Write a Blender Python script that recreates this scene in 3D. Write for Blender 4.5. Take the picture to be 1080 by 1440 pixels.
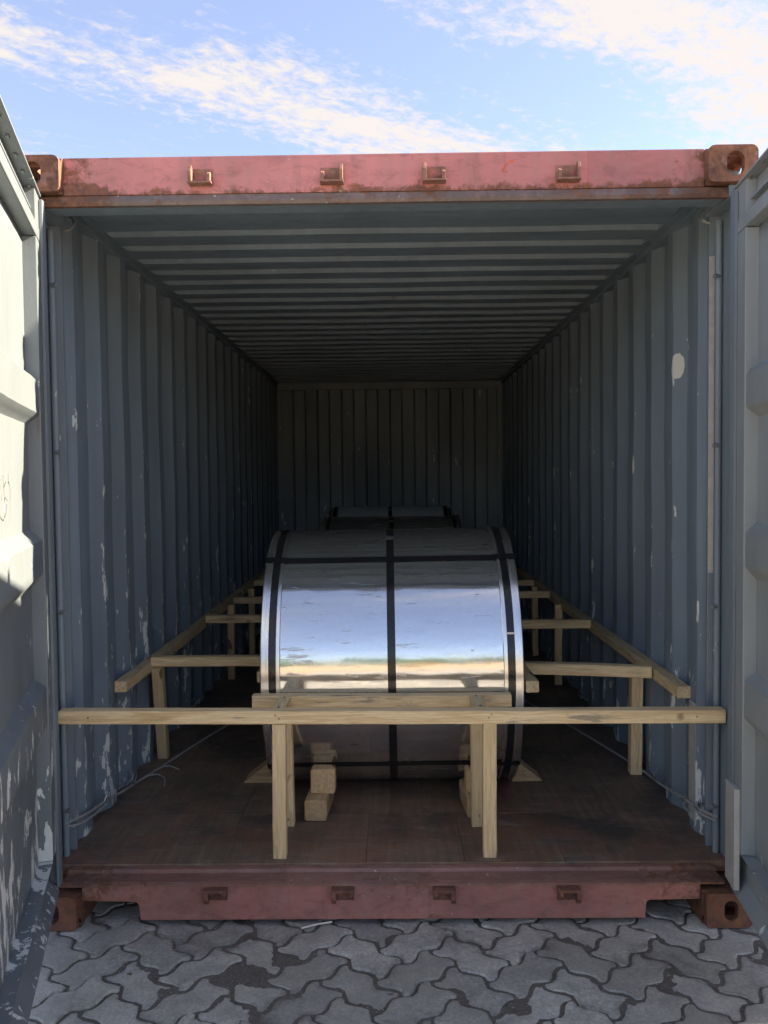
import bpy, bmesh, math, random
from mathutils import Vector, Matrix, noise as mnoise

# ------------------------------------------------------------------ scene, camera, light
for o in list(bpy.data.objects):
    bpy.data.objects.remove(o)
SC = bpy.context.scene
COL = SC.collection
R = math.radians
random.seed(7)

D = 2.727            # y of the front of the corner castings
EYE = Vector((0.0228, 0.0, 1.520))
YAW, PITCH, ROLL = R(0.609), R(-2.274), R(-0.613)
fw = Vector((-math.sin(YAW) * math.cos(PITCH), math.cos(YAW) * math.cos(PITCH), math.sin(PITCH)))
rt0 = Vector((math.cos(YAW), math.sin(YAW), 0))
up0 = rt0.cross(fw)
rt = rt0 * math.cos(ROLL) + up0 * math.sin(ROLL)
up = -rt0 * math.sin(ROLL) + up0 * math.cos(ROLL)
cam_d = bpy.data.cameras.new("camera")
cam_d.sensor_fit = 'VERTICAL'
cam_d.sensor_height = 36.0
cam_d.lens = 36.0 * 1160.33 / 1440.0
cam_d.clip_start = 0.05
cam_d.clip_end = 2000
cam = bpy.data.objects.new("camera", cam_d)
cam.matrix_world = Matrix(((rt.x, up.x, -fw.x, EYE.x), (rt.y, up.y, -fw.y, EYE.y), (rt.z, up.z, -fw.z, EYE.z), (0, 0, 0, 1)))
COL.objects.link(cam)
SC.camera = cam

SUN_AZ, SUN_EL = R(82.0), R(30.0)     # azimuth from +y towards +x
sun_dir = Vector((math.sin(SUN_AZ) * math.cos(SUN_EL), math.cos(SUN_AZ) * math.cos(SUN_EL), math.sin(SUN_EL)))
sun_d = bpy.data.lights.new("sun", 'SUN')
sun_d.energy = 5.0
sun_d.angle = R(0.53)
sun_d.color = (1.0, 0.86, 0.66)
sun = bpy.data.objects.new("sun", sun_d)
sun.rotation_euler = sun_dir.to_track_quat('Z', 'Y').to_euler()
sun.location = (20, 5, 15)
COL.objects.link(sun)

SC.view_settings.view_transform = 'Standard'
SC.view_settings.look = 'None'
SC.view_settings.gamma = 1.0
SC.view_settings.use_curve_mapping = False
SC.view_settings.exposure = 2.15
SC.cycles.max_bounces = 6
SC.cycles.diffuse_bounces = 4
SC.cycles.glossy_bounces = 4
SC.cycles.use_adaptive_sampling = True
SC.cycles.adaptive_threshold = 0.024
SC.cycles.use_denoising = True
SC.cycles.sample_clamp_indirect = 6.0


# ------------------------------------------------------------------ node helper
class NT:
    def __init__(self, tree):
        self.t = tree
        tree.nodes.clear()

    def n(self, kind, **kw):
        nd = self.t.nodes.new(kind)
        for k, v in kw.items():
            setattr(nd, k, v)
        return nd

    def put(self, sock, v):
        if isinstance(v, (int, float)):
            sock.default_value = v
        elif isinstance(v, (tuple, list)):
            v = tuple(v)
            if len(sock.default_value) == 4 and len(v) == 3:
                v = v + (1.0,)
            sock.default_value = v
        else:
            self.t.links.new(v, sock)

    def math(self, op, a, b=0.0, clamp=False):
        nd = self.n('ShaderNodeMath', operation=op, use_clamp=clamp)
        self.put(nd.inputs[0], a)
        self.put(nd.inputs[1], b)
        return nd.outputs[0]

    def vmath(self, op, a, b=(0, 0, 0)):
        nd = self.n('ShaderNodeVectorMath', operation=op)
        self.put(nd.inputs[0], a)
        self.put(nd.inputs[1], b)
        return nd.outputs['Value'] if op in ('LENGTH', 'DISTANCE', 'DOT_PRODUCT') else nd.outputs[0]

    def noise(self, vec, scale, detail=4.0, rough=0.55, dist=0.0):
        nd = self.n('ShaderNodeTexNoise')
        self.put(nd.inputs['Vector'], vec)
        nd.inputs['Scale'].default_value = scale
        nd.inputs['Detail'].default_value = detail
        nd.inputs['Roughness'].default_value = rough
        nd.inputs['Distortion'].default_value = dist
        return nd.outputs[0]

    def map(self, v, a, b, c=0.0, d=1.0, smooth=False):
        nd = self.n('ShaderNodeMapRange')
        nd.interpolation_type = 'SMOOTHSTEP' if smooth else 'LINEAR'
        self.put(nd.inputs[0], v)
        for i, q in enumerate((a, b, c, d)):
            nd.inputs[i + 1].default_value = q
        return nd.outputs[0]

    def mix(self, f, a, b, blend='MIX'):
        nd = self.n('ShaderNodeMix', data_type='RGBA', blend_type=blend)
        self.put(nd.inputs[0], f)
        self.put(nd.inputs[6], a)
        self.put(nd.inputs[7], b)
        return nd.outputs[2]

    def sep(self, v):
        nd = self.n('ShaderNodeSeparateXYZ')
        self.put(nd.inputs[0], v)
        return nd.outputs

    def comb(self, x, y, z):
        nd = self.n('ShaderNodeCombineXYZ')
        for i, q in enumerate((x, y, z)):
            self.put(nd.inputs[i], q)
        return nd.outputs[0]

    def pos(self):
        return self.n('ShaderNodeNewGeometry').outputs['Position']

    def obj(self):
        return self.n('ShaderNodeTexCoord').outputs['Object']

    def rnd(self):
        return self.n('ShaderNodeObjectInfo').outputs['Random']

    def bump(self, h, strength=0.3, dist=0.01):
        nd = self.n('ShaderNodeBump')
        nd.inputs['Strength'].default_value = strength
        nd.inputs['Distance'].default_value = dist
        self.put(nd.inputs['Height'], h)
        return nd.outputs[0]

    def out(self, color, rough=0.6, metal=0.0, bump=None, spec=None):
        p = self.n('ShaderNodeBsdfPrincipled')
        self.put(p.inputs['Base Color'], color)
        self.put(p.inputs['Roughness'], rough)
        self.put(p.inputs['Metallic'], metal)
        if spec is not None:
            p.inputs['Specular IOR Level'].default_value = spec
        if bump is not None:
            self.put(p.inputs['Normal'], bump)
        o = self.n('ShaderNodeOutputMaterial')
        self.t.links.new(p.outputs[0], o.inputs[0])
        return p


def new_mat(name):
    m = bpy.data.materials.new(name)
    m.use_nodes = True
    return m, NT(m.node_tree)


# ------------------------------------------------------------------ world: sky with streaky fair weather cloud
W = bpy.data.worlds.new("World")
SC.world = W
W.use_nodes = True
t = NT(W.node_tree)
sky = t.n('ShaderNodeTexSky')
sky.sky_type = 'NISHITA'
sky.sun_disc = False
sky.sun_elevation = SUN_EL
sky.sun_rotation = SUN_AZ
sky.altitude = 20
sky.air_density = 1.0
sky.dust_density = 0.6
sky.ozone_density = 1.8
dirv = t.vmath('NORMALIZE', t.n('ShaderNodeTexCoord').outputs['Generated'])
s3 = t.sep(dirv)
zc = t.math('MAXIMUM', s3[2], 0.03)
px = t.math('DIVIDE', s3[0], zc)
py = t.math('DIVIDE', s3[1], zc)
along = t.math('ADD', t.math('MULTIPLY', px, 0.80), t.math('MULTIPLY', py, 0.60))
across = t.math('SUBTRACT', t.math('MULTIPLY', py, 0.80), t.math('MULTIPLY', px, 0.60))
big = t.noise(t.comb(t.math('MULTIPLY', along, 0.55), across, 3.1), 1.3, 3, 0.5)
acrw = t.math('ADD', across, t.math('MULTIPLY', t.math('SUBTRACT', big, 0.5), 0.55))
band = t.math('COSINE', t.math('MULTIPLY', t.math('SUBTRACT', acrw, 1.13), 2 * math.pi / 0.86))
cell = t.noise(t.comb(t.math('MULTIPLY', along, 0.45), across, 0.7), 5.5, 5, 0.62, 0.35)
fleece = t.noise(t.comb(t.math('MULTIPLY', along, 0.8), across, 5.2), 24.0, 5, 0.66, 0.3)
cover = t.math('ADD', t.math('ADD', t.math('MULTIPLY', band, 0.115), t.math('MULTIPLY', cell, 0.56)), t.math('MULTIPLY', fleece, 0.50))
cov2 = t.math('ADD', cover, t.math('ADD', t.map(px, -0.5, 1.3, 0.005, 0.10), t.map(py, -2.0, 1.2, -0.22, 0.0)))
dens = t.map(cov2, 0.50, 0.72, 0.0, 1.0, True)
dens = t.math('MULTIPLY', dens, t.map(s3[2], 0.0, 0.16, 0.15, 1.0))
veil = t.mix(0.15, t.mix(1.0, sky.outputs[0], (1.07, 0.965, 1.0), 'MULTIPLY'), (2.9, 2.65, 2.85))
mixc = t.mix(t.math('MULTIPLY', dens, 0.93), veil, (3.05, 2.8, 2.6))
bg = t.n('ShaderNodeBackground')
t.put(bg.inputs[0], mixc)
bg.inputs[1].default_value = 0.074
wo = t.n('ShaderNodeOutputWorld')
t.t.links.new(bg.outputs[0], wo.inputs[0])

# ------------------------------------------------------------------ materials
GREY = (0.198, 0.246, 0.292)
PALE = (0.62, 0.62, 0.56)


def grey_paint(name, base=GREY, chip=1.0, low=1.0, corr=None, peel=0.0, oval=None, rough=0.5, rusty=0.0, streaky=1.0):
    m, t = new_mat(name)
    p = t.pos()
    s = t.sep(p)
    hmask = t.map(s[2], 0.15, 1.5, 1.0, 0.0)
    tall = t.vmath('MULTIPLY', p, (1, 1, 0.33))
    n1 = t.noise(tall, 26.0, 5, 0.6, 0.3)
    n2 = t.noise(p, 3.1, 2, 0.5)
    n3 = t.noise(tall, 75.0, 3, 0.6)
    v = t.math('ADD', n1, t.math('MULTIPLY', t.math('SUBTRACT', n2, 0.5), 0.42))
    v = t.math('ADD', v, t.math('MULTIPLY', hmask, 0.12 * low))
    if corr:
        fr = t.math('FRACT', t.math('DIVIDE', t.math('SUBTRACT', s[1], corr[0]), corr[1]))
        e = t.math('ABSOLUTE', t.math('SUBTRACT', fr, 0.5))
        em = t.map(e, 0.40, 0.5, 0.0, 1.0)
        v = t.math('ADD', v, t.math('MULTIPLY', em, 0.075))
    v = t.math('ADD', v, t.math('MULTIPLY', t.math('SUBTRACT', n3, 0.5), 0.10))
    thr = 0.765 - 0.06 * chip
    chipm = t.map(v, thr, thr + 0.012)
    if peel > 0:
        pn = t.noise(t.vmath('MULTIPLY', p, (1.0, 1.0, 0.42)), 11.0, 5, 0.66, 0.4)
        pm = t.math('MULTIPLY', t.map(s[2], 0.95, 0.7, 0.0, 1.0), t.map(s[2], 0.12, 0.30, 0.0, 1.0))
        pv = t.math('ADD', pn, t.math('MULTIPLY', pm, 0.15 * peel))
        chipm = t.math('MAXIMUM', chipm, t.math('MULTIPLY', t.map(pv, 0.70, 0.707), t.map(pm, 0, 0.2)))
    grime = t.noise(t.vmath('MULTIPLY', p, (1, 1, 0.45)), 2.3, 5, 0.62)
    streak = t.noise(t.vmath('MULTIPLY', p, (9, 9, 0.5)), 2.4, 4, 0.6)
    g = t.math('MULTIPLY', t.map(grime, 0.3, 0.75, 1.12, 0.78), t.map(streak, 0.3, 0.75, 1.0 + 0.08 * streaky, 1.0 - 0.12 * streaky))
    c = t.mix(1.0, base, g, 'MULTIPLY')
    warm = t.map(t.noise(p, 1.4, 3), 0.4, 0.7)
    c = t.mix(t.math('MULTIPLY', warm, 0.25), c, tuple(b * q for b, q in zip(base, (1.02, 0.97, 0.84))))
    rn = t.noise(p, 34.0, 4, 0.65)
    rmask = t.map(t.math('ADD', rn, t.math('MULTIPLY', t.math('SUBTRACT', n2, 0.5), 0.3)), 0.76 - 0.16 * rusty, 0.80 - 0.10 * rusty)
    c = t.mix(t.math('MULTIPLY', rmask, 0.85), c, (0.13, 0.055, 0.028))
    rs1 = t.noise(t.vmath('MULTIPLY', p, (1, 1, 0.10)), 17.0, 3, 0.6)
    rs2 = t.math('ADD', rs1, t.math('MULTIPLY', t.math('SUBTRACT', t.noise(p, 2.0, 2), 0.5), 0.35))
    c = t.mix(t.map(rs2, 0.70, 0.78, 0.0, 0.6), c, (0.15, 0.075, 0.042))
    chipc = t.mix(t.noise(p, 40, 2), (0.62, 0.63, 0.60), (0.78, 0.79, 0.75))
    c = t.mix(t.math('MULTIPLY', chipm, 0.92), c, chipc)
    if oval:
        for (cx, cy, cz, rx, ry, rz) in oval:
            q = t.vmath('DIVIDE', t.vmath('SUBTRACT', p, (cx, cy, cz)), (rx, ry, rz))
            dl = t.math('ADD', t.vmath('LENGTH', q), t.math('MULTIPLY', t.math('SUBTRACT', t.noise(p, 40, 3), 0.5), 0.5))
            c = t.mix(t.map(dl, 0.98, 1.03, 1.0, 0.0), c, (0.72, 0.71, 0.63))
    h = t.math('ADD', t.math('MULTIPLY', chipm, -0.6), t.math('MULTIPLY', t.noise(p, 90, 3), 0.35))
    h = t.math('ADD', h, t.math('MULTIPLY', t.noise(p, 5, 2), 1.2))
    t.out(c, t.math('ADD', t.map(grime, 0.3, 0.7, rough - 0.08, rough + 0.1), t.math('MULTIPLY', chipm, 0.2)), 0.0, t.bump(h, 0.35, 0.004))
    return m


def red_paint(name, base=(0.42, 0.135, 0.125), rust=0.5, dirt=0.3, lowrust=None, seg=False):
    m, t = new_mat(name)
    p = t.pos()
    s = t.sep(p)
    n1 = t.noise(p, 6.0, 6, 0.65, 0.3)
    n2 = t.noise(p, 38.0, 5, 0.65, 0.2)
    n3 = t.noise(p, 1.7, 3)
    fade = t.map(n3, 0.3, 0.7)
    c = t.mix(fade, tuple(b * 0.88 for b in base), tuple(min(1, b * 1.12 + 0.015) for b in base))
    str_ = t.noise(t.vmath('MULTIPLY', p, (14, 14, 1.2)), 2.0, 4, 0.6)
    c = t.mix(t.map(str_, 0.45, 0.8, 0.0, 0.5), c, (0.33, 0.20, 0.17))
    if seg:
        cell = t.math('FLOOR', t.math('ADD', t.math('MULTIPLY', s[0], 2.35), 0.42))
        tone = t.noise(t.comb(t.math('MULTIPLY', cell, 3.7), 0.5, 0.5), 1.0, 0)
        c = t.mix(1.0, c, t.map(tone, 0.3, 0.7, 0.86, 1.14), 'MULTIPLY')
    v = t.math('ADD', t.math('MULTIPLY', n1, 0.62), t.math('MULTIPLY', n2, 0.38))
    endm = t.map(t.math('ABSOLUTE', s[0]), 0.80, 1.06, 0.0, 0.16)
    v = t.math('ADD', v, endm)
    if lowrust:
        v = t.math('ADD', v, t.map(s[2], lowrust[0], lowrust[1], 0.0, lowrust[2]))
    rm = t.map(v, 0.66 - 0.12 * rust, 0.73 - 0.10 * rust)
    rc = t.mix(t.map(n2, 0.35, 0.7), (0.075, 0.036, 0.026), (0.27, 0.105, 0.042))
    c = t.mix(t.math('MULTIPLY', rm, 0.88), c, rc)
    dn = t.noise(p, 4.2, 5, 0.7)
    c = t.mix(t.map(dn, 0.42, 0.72, 0.0, dirt), c, (0.10, 0.085, 0.075))
    sn = t.noise(t.vmath('MULTIPLY', p, (0.6, 1, 1.3)), 17.0, 8, 0.78, 0.5)
    c = t.mix(t.map(sn, 0.50, 0.66, 0.0, 0.25 + 0.5 * dirt), c, (0.11, 0.062, 0.05))
    c = t.mix(t.map(sn, 0.46, 0.34, 0.0, 0.18 + 0.3 * dirt), c, (0.42, 0.30, 0.255))
    run = t.noise(t.vmath('MULTIPLY', p, (1, 1, 0.08)), 24.0, 3, 0.6)
    c = t.mix(t.map(run, 0.60, 0.72, 0.0, 0.3 + 0.35 * dirt), c, (0.20, 0.10, 0.065))
    fl = t.map(t.math('ADD', t.noise(p, 46.0, 3, 0.6), t.math('MULTIPLY', n3, 0.15)), 0.775, 0.80)
    c = t.mix(t.math('MULTIPLY', fl, 0.8), c, (0.55, 0.45, 0.40))
    h = t.math('ADD', t.math('MULTIPLY', rm, t.noise(p, 120, 4)), t.math('MULTIPLY', n1, 0.6))
    t.out(c, t.math('ADD', 0.5, t.math('MULTIPLY', rm, 0.35)), 0.0, t.bump(h, 0.5, 0.004))
    return m


def rust_mat(name, a=(0.09, 0.042, 0.028), b=(0.34, 0.125, 0.045), cc=(0.30, 0.12, 0.10), paint=0.5):
    m, t = new_mat(name)
    p = t.pos()
    n1 = t.noise(p, 13.0, 6, 0.7, 0.4)
    n2 = t.noise(p, 60.0, 5, 0.7)
    c = t.mix(t.map(n1, 0.32, 0.68), a, b)
    c = t.mix(t.map(t.noise(p, 22.0, 4, 0.6), 0.52, 0.62, 0.0, paint), c, cc)
    c = t.mix(t.map(n2, 0.3, 0.7, 0.5, 0.0), c, (0.05, 0.03, 0.026))
    h = t.math('ADD', n1, t.math('MULTIPLY', n2, 0.7))
    t.out(c, 0.82, 0.0, t.bump(h, 0.7, 0.006))
    return m


M = {}
WY0, WPER = 3.312, 0.275          # where the first slope facing the opening starts, corrugation period
M['wall'] = grey_paint('wall_paint', chip=0.55, low=1.0, corr=(WY0 + 0.069, WPER),
                       oval=[(1.183, 3.362, 1.962, 0.06, 0.036, 0.052)])
M['roof'] = grey_paint('roof_paint', chip=-0.2, low=0.0)
M['post'] = grey_paint('post_paint', base=(0.20, 0.24, 0.275), chip=0.4, low=0.6, rusty=0.2)
M['door'] = grey_paint('door_paint_sunlit', base=(0.168, 0.192, 0.206), chip=0.6, low=0.9, peel=1.0, streaky=0.35)  # left leaf: base darkened so the sunlit paint does not burn out
M['door_shaded'] = grey_paint('door_paint_shaded', base=(0.29, 0.315, 0.32), chip=0.6, low=0.8, streaky=0.5)  # same paint without peels, base lightened to lift the leaf in shade
M['gasket'] = grey_paint('gasket_rubber', base=(0.17, 0.20, 0.225), chip=0.0, low=0.7, rough=0.62)
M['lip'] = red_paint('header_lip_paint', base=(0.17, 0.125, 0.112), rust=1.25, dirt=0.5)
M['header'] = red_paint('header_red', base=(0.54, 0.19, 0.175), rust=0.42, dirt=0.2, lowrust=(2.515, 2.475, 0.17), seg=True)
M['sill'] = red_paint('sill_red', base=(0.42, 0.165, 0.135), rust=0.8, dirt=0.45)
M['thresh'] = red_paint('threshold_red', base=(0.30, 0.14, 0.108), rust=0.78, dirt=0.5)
M['outer'] = red_paint('outer_red', rust=0.4, dirt=0.2)
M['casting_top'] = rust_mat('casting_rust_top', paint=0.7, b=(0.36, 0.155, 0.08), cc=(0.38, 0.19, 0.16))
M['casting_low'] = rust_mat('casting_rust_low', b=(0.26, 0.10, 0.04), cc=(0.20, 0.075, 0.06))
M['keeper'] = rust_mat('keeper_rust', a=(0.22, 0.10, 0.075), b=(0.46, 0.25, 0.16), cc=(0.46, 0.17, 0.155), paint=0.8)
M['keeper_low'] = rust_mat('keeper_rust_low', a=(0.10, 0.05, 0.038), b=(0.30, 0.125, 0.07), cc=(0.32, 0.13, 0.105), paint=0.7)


def pine(name, a, b, knots=1.0, tone=1.0):
    m, t = new_mat(name)
    r = t.rnd()
    off = t.math('MULTIPLY', r, 37.0)
    o = t.vmath('ADD', t.obj(), t.comb(off, t.math('MULTIPLY', r, 11.0), t.math('MULTIPLY', r, 5.0)))
    st = t.vmath('MULTIPLY', o, (0.055, 1, 1))
    wob = t.noise(t.vmath('MULTIPLY', o, (1.6, 6, 6)), 1.0, 2)
    gw = t.vmath('ADD', st, t.comb(0.0, t.math('MULTIPLY', wob, 0.035), t.math('MULTIPLY', wob, 0.03)))
    rings = t.noise(gw, 95.0, 3, 0.6, 0.6)
    fib = t.noise(st, 330.0, 3, 0.6)
    tone_n = t.noise(t.vmath('MULTIPLY', o, (0.8, 3, 3)), 3.0, 3)
    c = t.mix(t.map(rings, 0.42, 0.60), a, b)
    c = t.mix(t.map(fib, 0.35, 0.75, 0.0, 0.45), c, tuple(q * 0.62 for q in b))
    c = t.mix(t.map(tone_n, 0.35, 0.7, 0.0, 0.5), c, tuple(q * 0.86 for q in a))
    vv = t.math('ADD', 0.84, t.math('MULTIPLY', r, 0.26))
    c = t.mix(1.0, c, vv, 'MULTIPLY')
    kn = t.noise(t.vmath('MULTIPLY', o, (0.55, 1.2, 1.2)), 14.0, 1, 0.4)
    km = t.map(kn, 0.715, 0.75, 0.0, 0.85 * knots)
    c = t.mix(km, c, (0.16, 0.075, 0.03))
    gs = t.noise(t.vmath('MULTIPLY', o, (0.22, 1.5, 1.5)), 20.0, 5, 0.7)
    gm = t.math('MULTIPLY', t.map(gs, 0.54, 0.64, 0.0, 0.62), t.map(t.noise(o, 2.6, 2), 0.45, 0.58))
    c = t.mix(gm, c, (0.13, 0.125, 0.12))
    t.out(c, 0.68, 0.0, t.bump(t.math('ADD', rings, t.math('MULTIPLY', fib, 0.8)), 0.25, 0.0015))
    return m


M['pine'] = pine('pine_timber', (0.90, 0.70, 0.41), (0.68, 0.465, 0.225))
M['pine_grey'] = pine('weathered_timber', (0.52, 0.44, 0.33), (0.40, 0.33, 0.24))
M['pine_old'] = pine('old_timber', (0.70, 0.50, 0.28), (0.50, 0.33, 0.165), 1.6)

# galvanised sheet
m, t = new_mat('galvanised_sheet')
o = t.obj()
sp = t.noise(o, 140.0, 3, 0.6)
rub = t.noise(t.vmath('MULTIPLY', o, (1.0, 9, 9)), 4.0, 5, 0.65)
mark = t.noise(t.vmath('MULTIPLY', o, (3.0, 20, 20)), 2.2, 5, 0.7, 0.4)
mm = t.map(mark, 0.575, 0.66, 0.0, 0.6)
c = t.mix(t.map(sp, 0.3, 0.7), (0.66, 0.675, 0.68), (0.76, 0.77, 0.77))
c = t.mix(mm, c, (0.30, 0.31, 0.32))
c = t.mix(t.map(rub, 0.5, 0.8, 0.0, 0.35), c, (0.55, 0.56, 0.57))
scr = t.noise(t.vmath('MULTIPLY', o, (2.0, 60, 60)), 3.0, 3, 0.7, 0.3)
c = t.mix(t.map(scr, 0.70, 0.74, 0.0, 0.35), c, (0.36, 0.36, 0.37))
rg = t.math('ADD', t.map(rub, 0.3, 0.75, 0.07, 0.15), t.math('MULTIPLY', mm, 0.45))
bump_h = t.math('ADD', t.math('ADD', t.noise(t.vmath('MULTIPLY', o, (0.9, 2.2, 2.2)), 3.2, 2), t.math('MULTIPLY', t.noise(t.vmath('MULTIPLY', o, (3.0, 1.0, 1.0)), 24.0, 3), 0.035)), t.math('MULTIPLY', t.noise(t.vmath('MULTIPLY', o, (5, 2, 2)), 5.0, 2), 0.12))
bm_ = t.bump(bump_h, 0.12, 0.02)
p1 = t.out(c, rg, 1.0, bm_)
p2 = t.n('ShaderNodeBsdfPrincipled')
t.put(p2.inputs['Base Color'], c)
p2.inputs['Roughness'].default_value = 0.42
p2.inputs['Metallic'].default_value = 0.85
ms = t.n('ShaderNodeMixShader')
t.put(ms.inputs[0], t.map(rub, 0.3, 0.75, 0.11, 0.26))
t.t.links.new(p1.outputs[0], ms.inputs[1])
t.t.links.new(p2.outputs[0], ms.inputs[2])
t.t.links.new(ms.outputs[0], [q for q in t.t.nodes if q.type == 'OUTPUT_MATERIAL'][0].inputs[0])
M['zinc'] = m
m, t = new_mat('edge_ring_metal')
o = t.obj()
n_ = t.noise(t.vmath('MULTIPLY', o, (20, 1, 1)), 2.5, 2, 0.5)
t.out(t.mix(t.map(n_, 0.3, 0.7), (0.74, 0.74, 0.74), (0.84, 0.84, 0.83)), t.map(n_, 0.3, 0.7, 0.22, 0.30), 1.0, t.bump(n_, 0.12, 0.004))
M['ring'] = m
m, t = new_mat('coil_wraps')
o = t.obj()
so = t.sep(o)
rad = t.math('SQRT', t.math('ADD', t.math('POWER', so[1], 2.0), t.math('POWER', so[2], 2.0)))
wv = t.noise(t.comb(t.math('MULTIPLY', rad, 60.0), 0.0, 0.0), 6.0, 4, 0.7)
t.out(t.mix(t.map(wv, 0.3, 0.7), (0.25, 0.25, 0.26), (0.6, 0.6, 0.6)), 0.35, 0.9, t.bump(wv, 0.4, 0.003))
M['wraps'] = m
m, t = new_mat('black_strap')
n_ = t.noise(t.obj(), 30.0, 4)
t.out(t.mix(n_, (0.008, 0.008, 0.009), (0.018, 0.018, 0.02)), t.map(n_, 0.3, 0.7, 0.14, 0.26))
M['strap'] = m

# plywood floor
m, t = new_mat('plywood_floor')
p = t.pos()
r = t.rnd()
s = t.sep(p)
gr = t.noise(t.vmath('MULTIPLY', p, (1.0, 0.07, 1.0)), 42.0, 6, 0.72)
bl = t.noise(t.vmath('ADD', p, t.comb(t.math('MULTIPLY', r, 9.0), 0.0, 0.0)), 2.4, 5, 0.65, 0.3)
sc_ = t.noise(t.vmath('MULTIPLY', p, (0.5, 2.0, 1)), 11.0, 5, 0.75, 0.5)
c = t.mix(t.map(gr, 0.3, 0.7), (0.130, 0.096, 0.068), (0.275, 0.196, 0.135))
c = t.mix(1.0, c, t.math('ADD', 0.86, t.math('MULTIPLY', r, 0.28)), 'MULTIPLY')
c = t.mix(t.map(bl, 0.44, 0.60, 0.0, 0.8), c, (0.052, 0.047, 0.044))
redm = t.math('MULTIPLY', t.map(t.noise(p, 3.3, 5, 0.7, 0.4), 0.42, 0.60), t.map(s[1], 2.85, 3.6, 0.62, 0.12))
c = t.mix(redm, c, (0.27, 0.115, 0.068))
c = t.mix(t.map(sc_, 0.53, 0.70, 0.0, 0.55), c, (0.30, 0.255, 0.215))
dust = t.map(t.noise(p, 120.0, 2, 0.6), 0.72, 0.75)
c = t.mix(t.math('MULTIPLY', dust, 0.6), c, (0.42, 0.38, 0.33))
t.out(c, t.map(bl, 0.3, 0.7, 0.62, 0.46), 0.0, t.bump(t.math('ADD', gr, sc_), 0.3, 0.003))
M['floor'] = m


def concrete(name, per_obj=True, tint=1.0):
    m, t = new_mat(name)
    p = t.pos()
    r = t.rnd() if per_obj else t.noise(p, 5.0, 0)
    f = t.noise(p, 95.0, 5, 0.75)
    b = t.noise(p, 9.0, 5, 0.65)
    c = t.mix(t.map(f, 0.36, 0.64), (0.37 * tint, 0.342 * tint, 0.295 * tint), (0.62 * tint, 0.58 * tint, 0.505 * tint))
    c = t.mix(1.0, c, t.math('ADD', 0.68, t.math('MULTIPLY', r, 0.52)), 'MULTIPLY')
    c = t.mix(t.map(b, 0.42, 0.68, 0.0, 0.7), c, (0.24, 0.228, 0.21))
    tan = t.map(t.noise(p, 1.6, 3), 0.42, 0.62, 0.0, 0.5)
    c = t.mix(tan, c, (0.38, 0.345, 0.275))
    fleck = t.map(t.noise(p, 130.0, 2, 0.5), 0.70, 0.73)
    c = t.mix(t.math('MULTIPLY', fleck, 0.6), c, (0.55, 0.55, 0.53))
    dirt = t.noise(p, 4.3, 5, 0.7, 0.4)
    ea = t.n('ShaderNodeAttribute', attribute_name='edge').outputs['Fac']
    en = t.noise(p, 32.0, 4, 0.7)
    dd = t.math('ADD', dirt, t.math('MULTIPLY', t.math('MULTIPLY', ea, en), 0.20))
    dm = t.map(t.math('ADD', dd, t.math('MULTIPLY', t.math('SUBTRACT', t.noise(p, 70.0, 4, 0.7), 0.5), 0.22)), 0.535, 0.76, 0.0, 0.9)
    c = t.mix(dm, c, t.mix(f, (0.085, 0.076, 0.066), (0.22, 0.195, 0.165)))
    t.out(c, 0.88, 0.0, t.bump(t.math('ADD', t.math('MULTIPLY', f, 0.6), t.math('MULTIPLY', t.noise(p, 50, 3), 0.8)), 0.55, 0.004))
    return m


M['paver'] = concrete('paver_concrete')
M['paver_far'] = concrete('paver_concrete_field', False)
m, t = new_mat('joint_soil')
p = t.pos()
f = t.noise(p, 120.0, 5, 0.78)
b = t.noise(p, 14.0, 4, 0.6)
c = t.mix(t.map(f, 0.25, 0.75), (0.085, 0.074, 0.062), (0.24, 0.205, 0.168))
c = t.mix(t.map(b, 0.5, 0.7, 0.0, 0.5), c, (0.085, 0.07, 0.052))
c = t.mix(t.map(t.noise(p, 130.0, 1), 0.72, 0.74), c, (0.5, 0.5, 0.48))
c = t.mix(t.map(t.noise(p, 7.0, 3), 0.62, 0.7, 0.0, 0.5), c, (0.05, 0.058, 0.028))
t.out(c, 0.95, 0.0, t.bump(f, 0.9, 0.006))
M['soil'] = m
m, t = new_mat('yard_ground')
p = t.pos()
n1 = t.noise(p, 0.35, 6, 0.65)
n2 = t.noise(p, 30.0, 4, 0.7)
c = t.mix(t.map(n1, 0.35, 0.65), (0.46, 0.31, 0.17), (0.62, 0.43, 0.25))
c = t.mix(t.map(n2, 0.3, 0.7, 0.0, 0.4), c, (0.2, 0.17, 0.13))
t.out(c, 0.92, 0.0, t.bump(n2, 0.5, 0.02))
M['yard'] = m


def plain(name, col, rough=0.6, metal=0.0, var=0.25, sc=20.0):
    m, t = new_mat(name)
    n_ = t.noise(t.obj(), sc, 5, 0.65)
    t.out(t.mix(t.map(n_, 0.3, 0.7), tuple(q * (1 - var) for q in col), tuple(min(1, q * (1 + var)) for q in col)), rough, metal, t.bump(n_, 0.2, 0.002))
    return m


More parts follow.
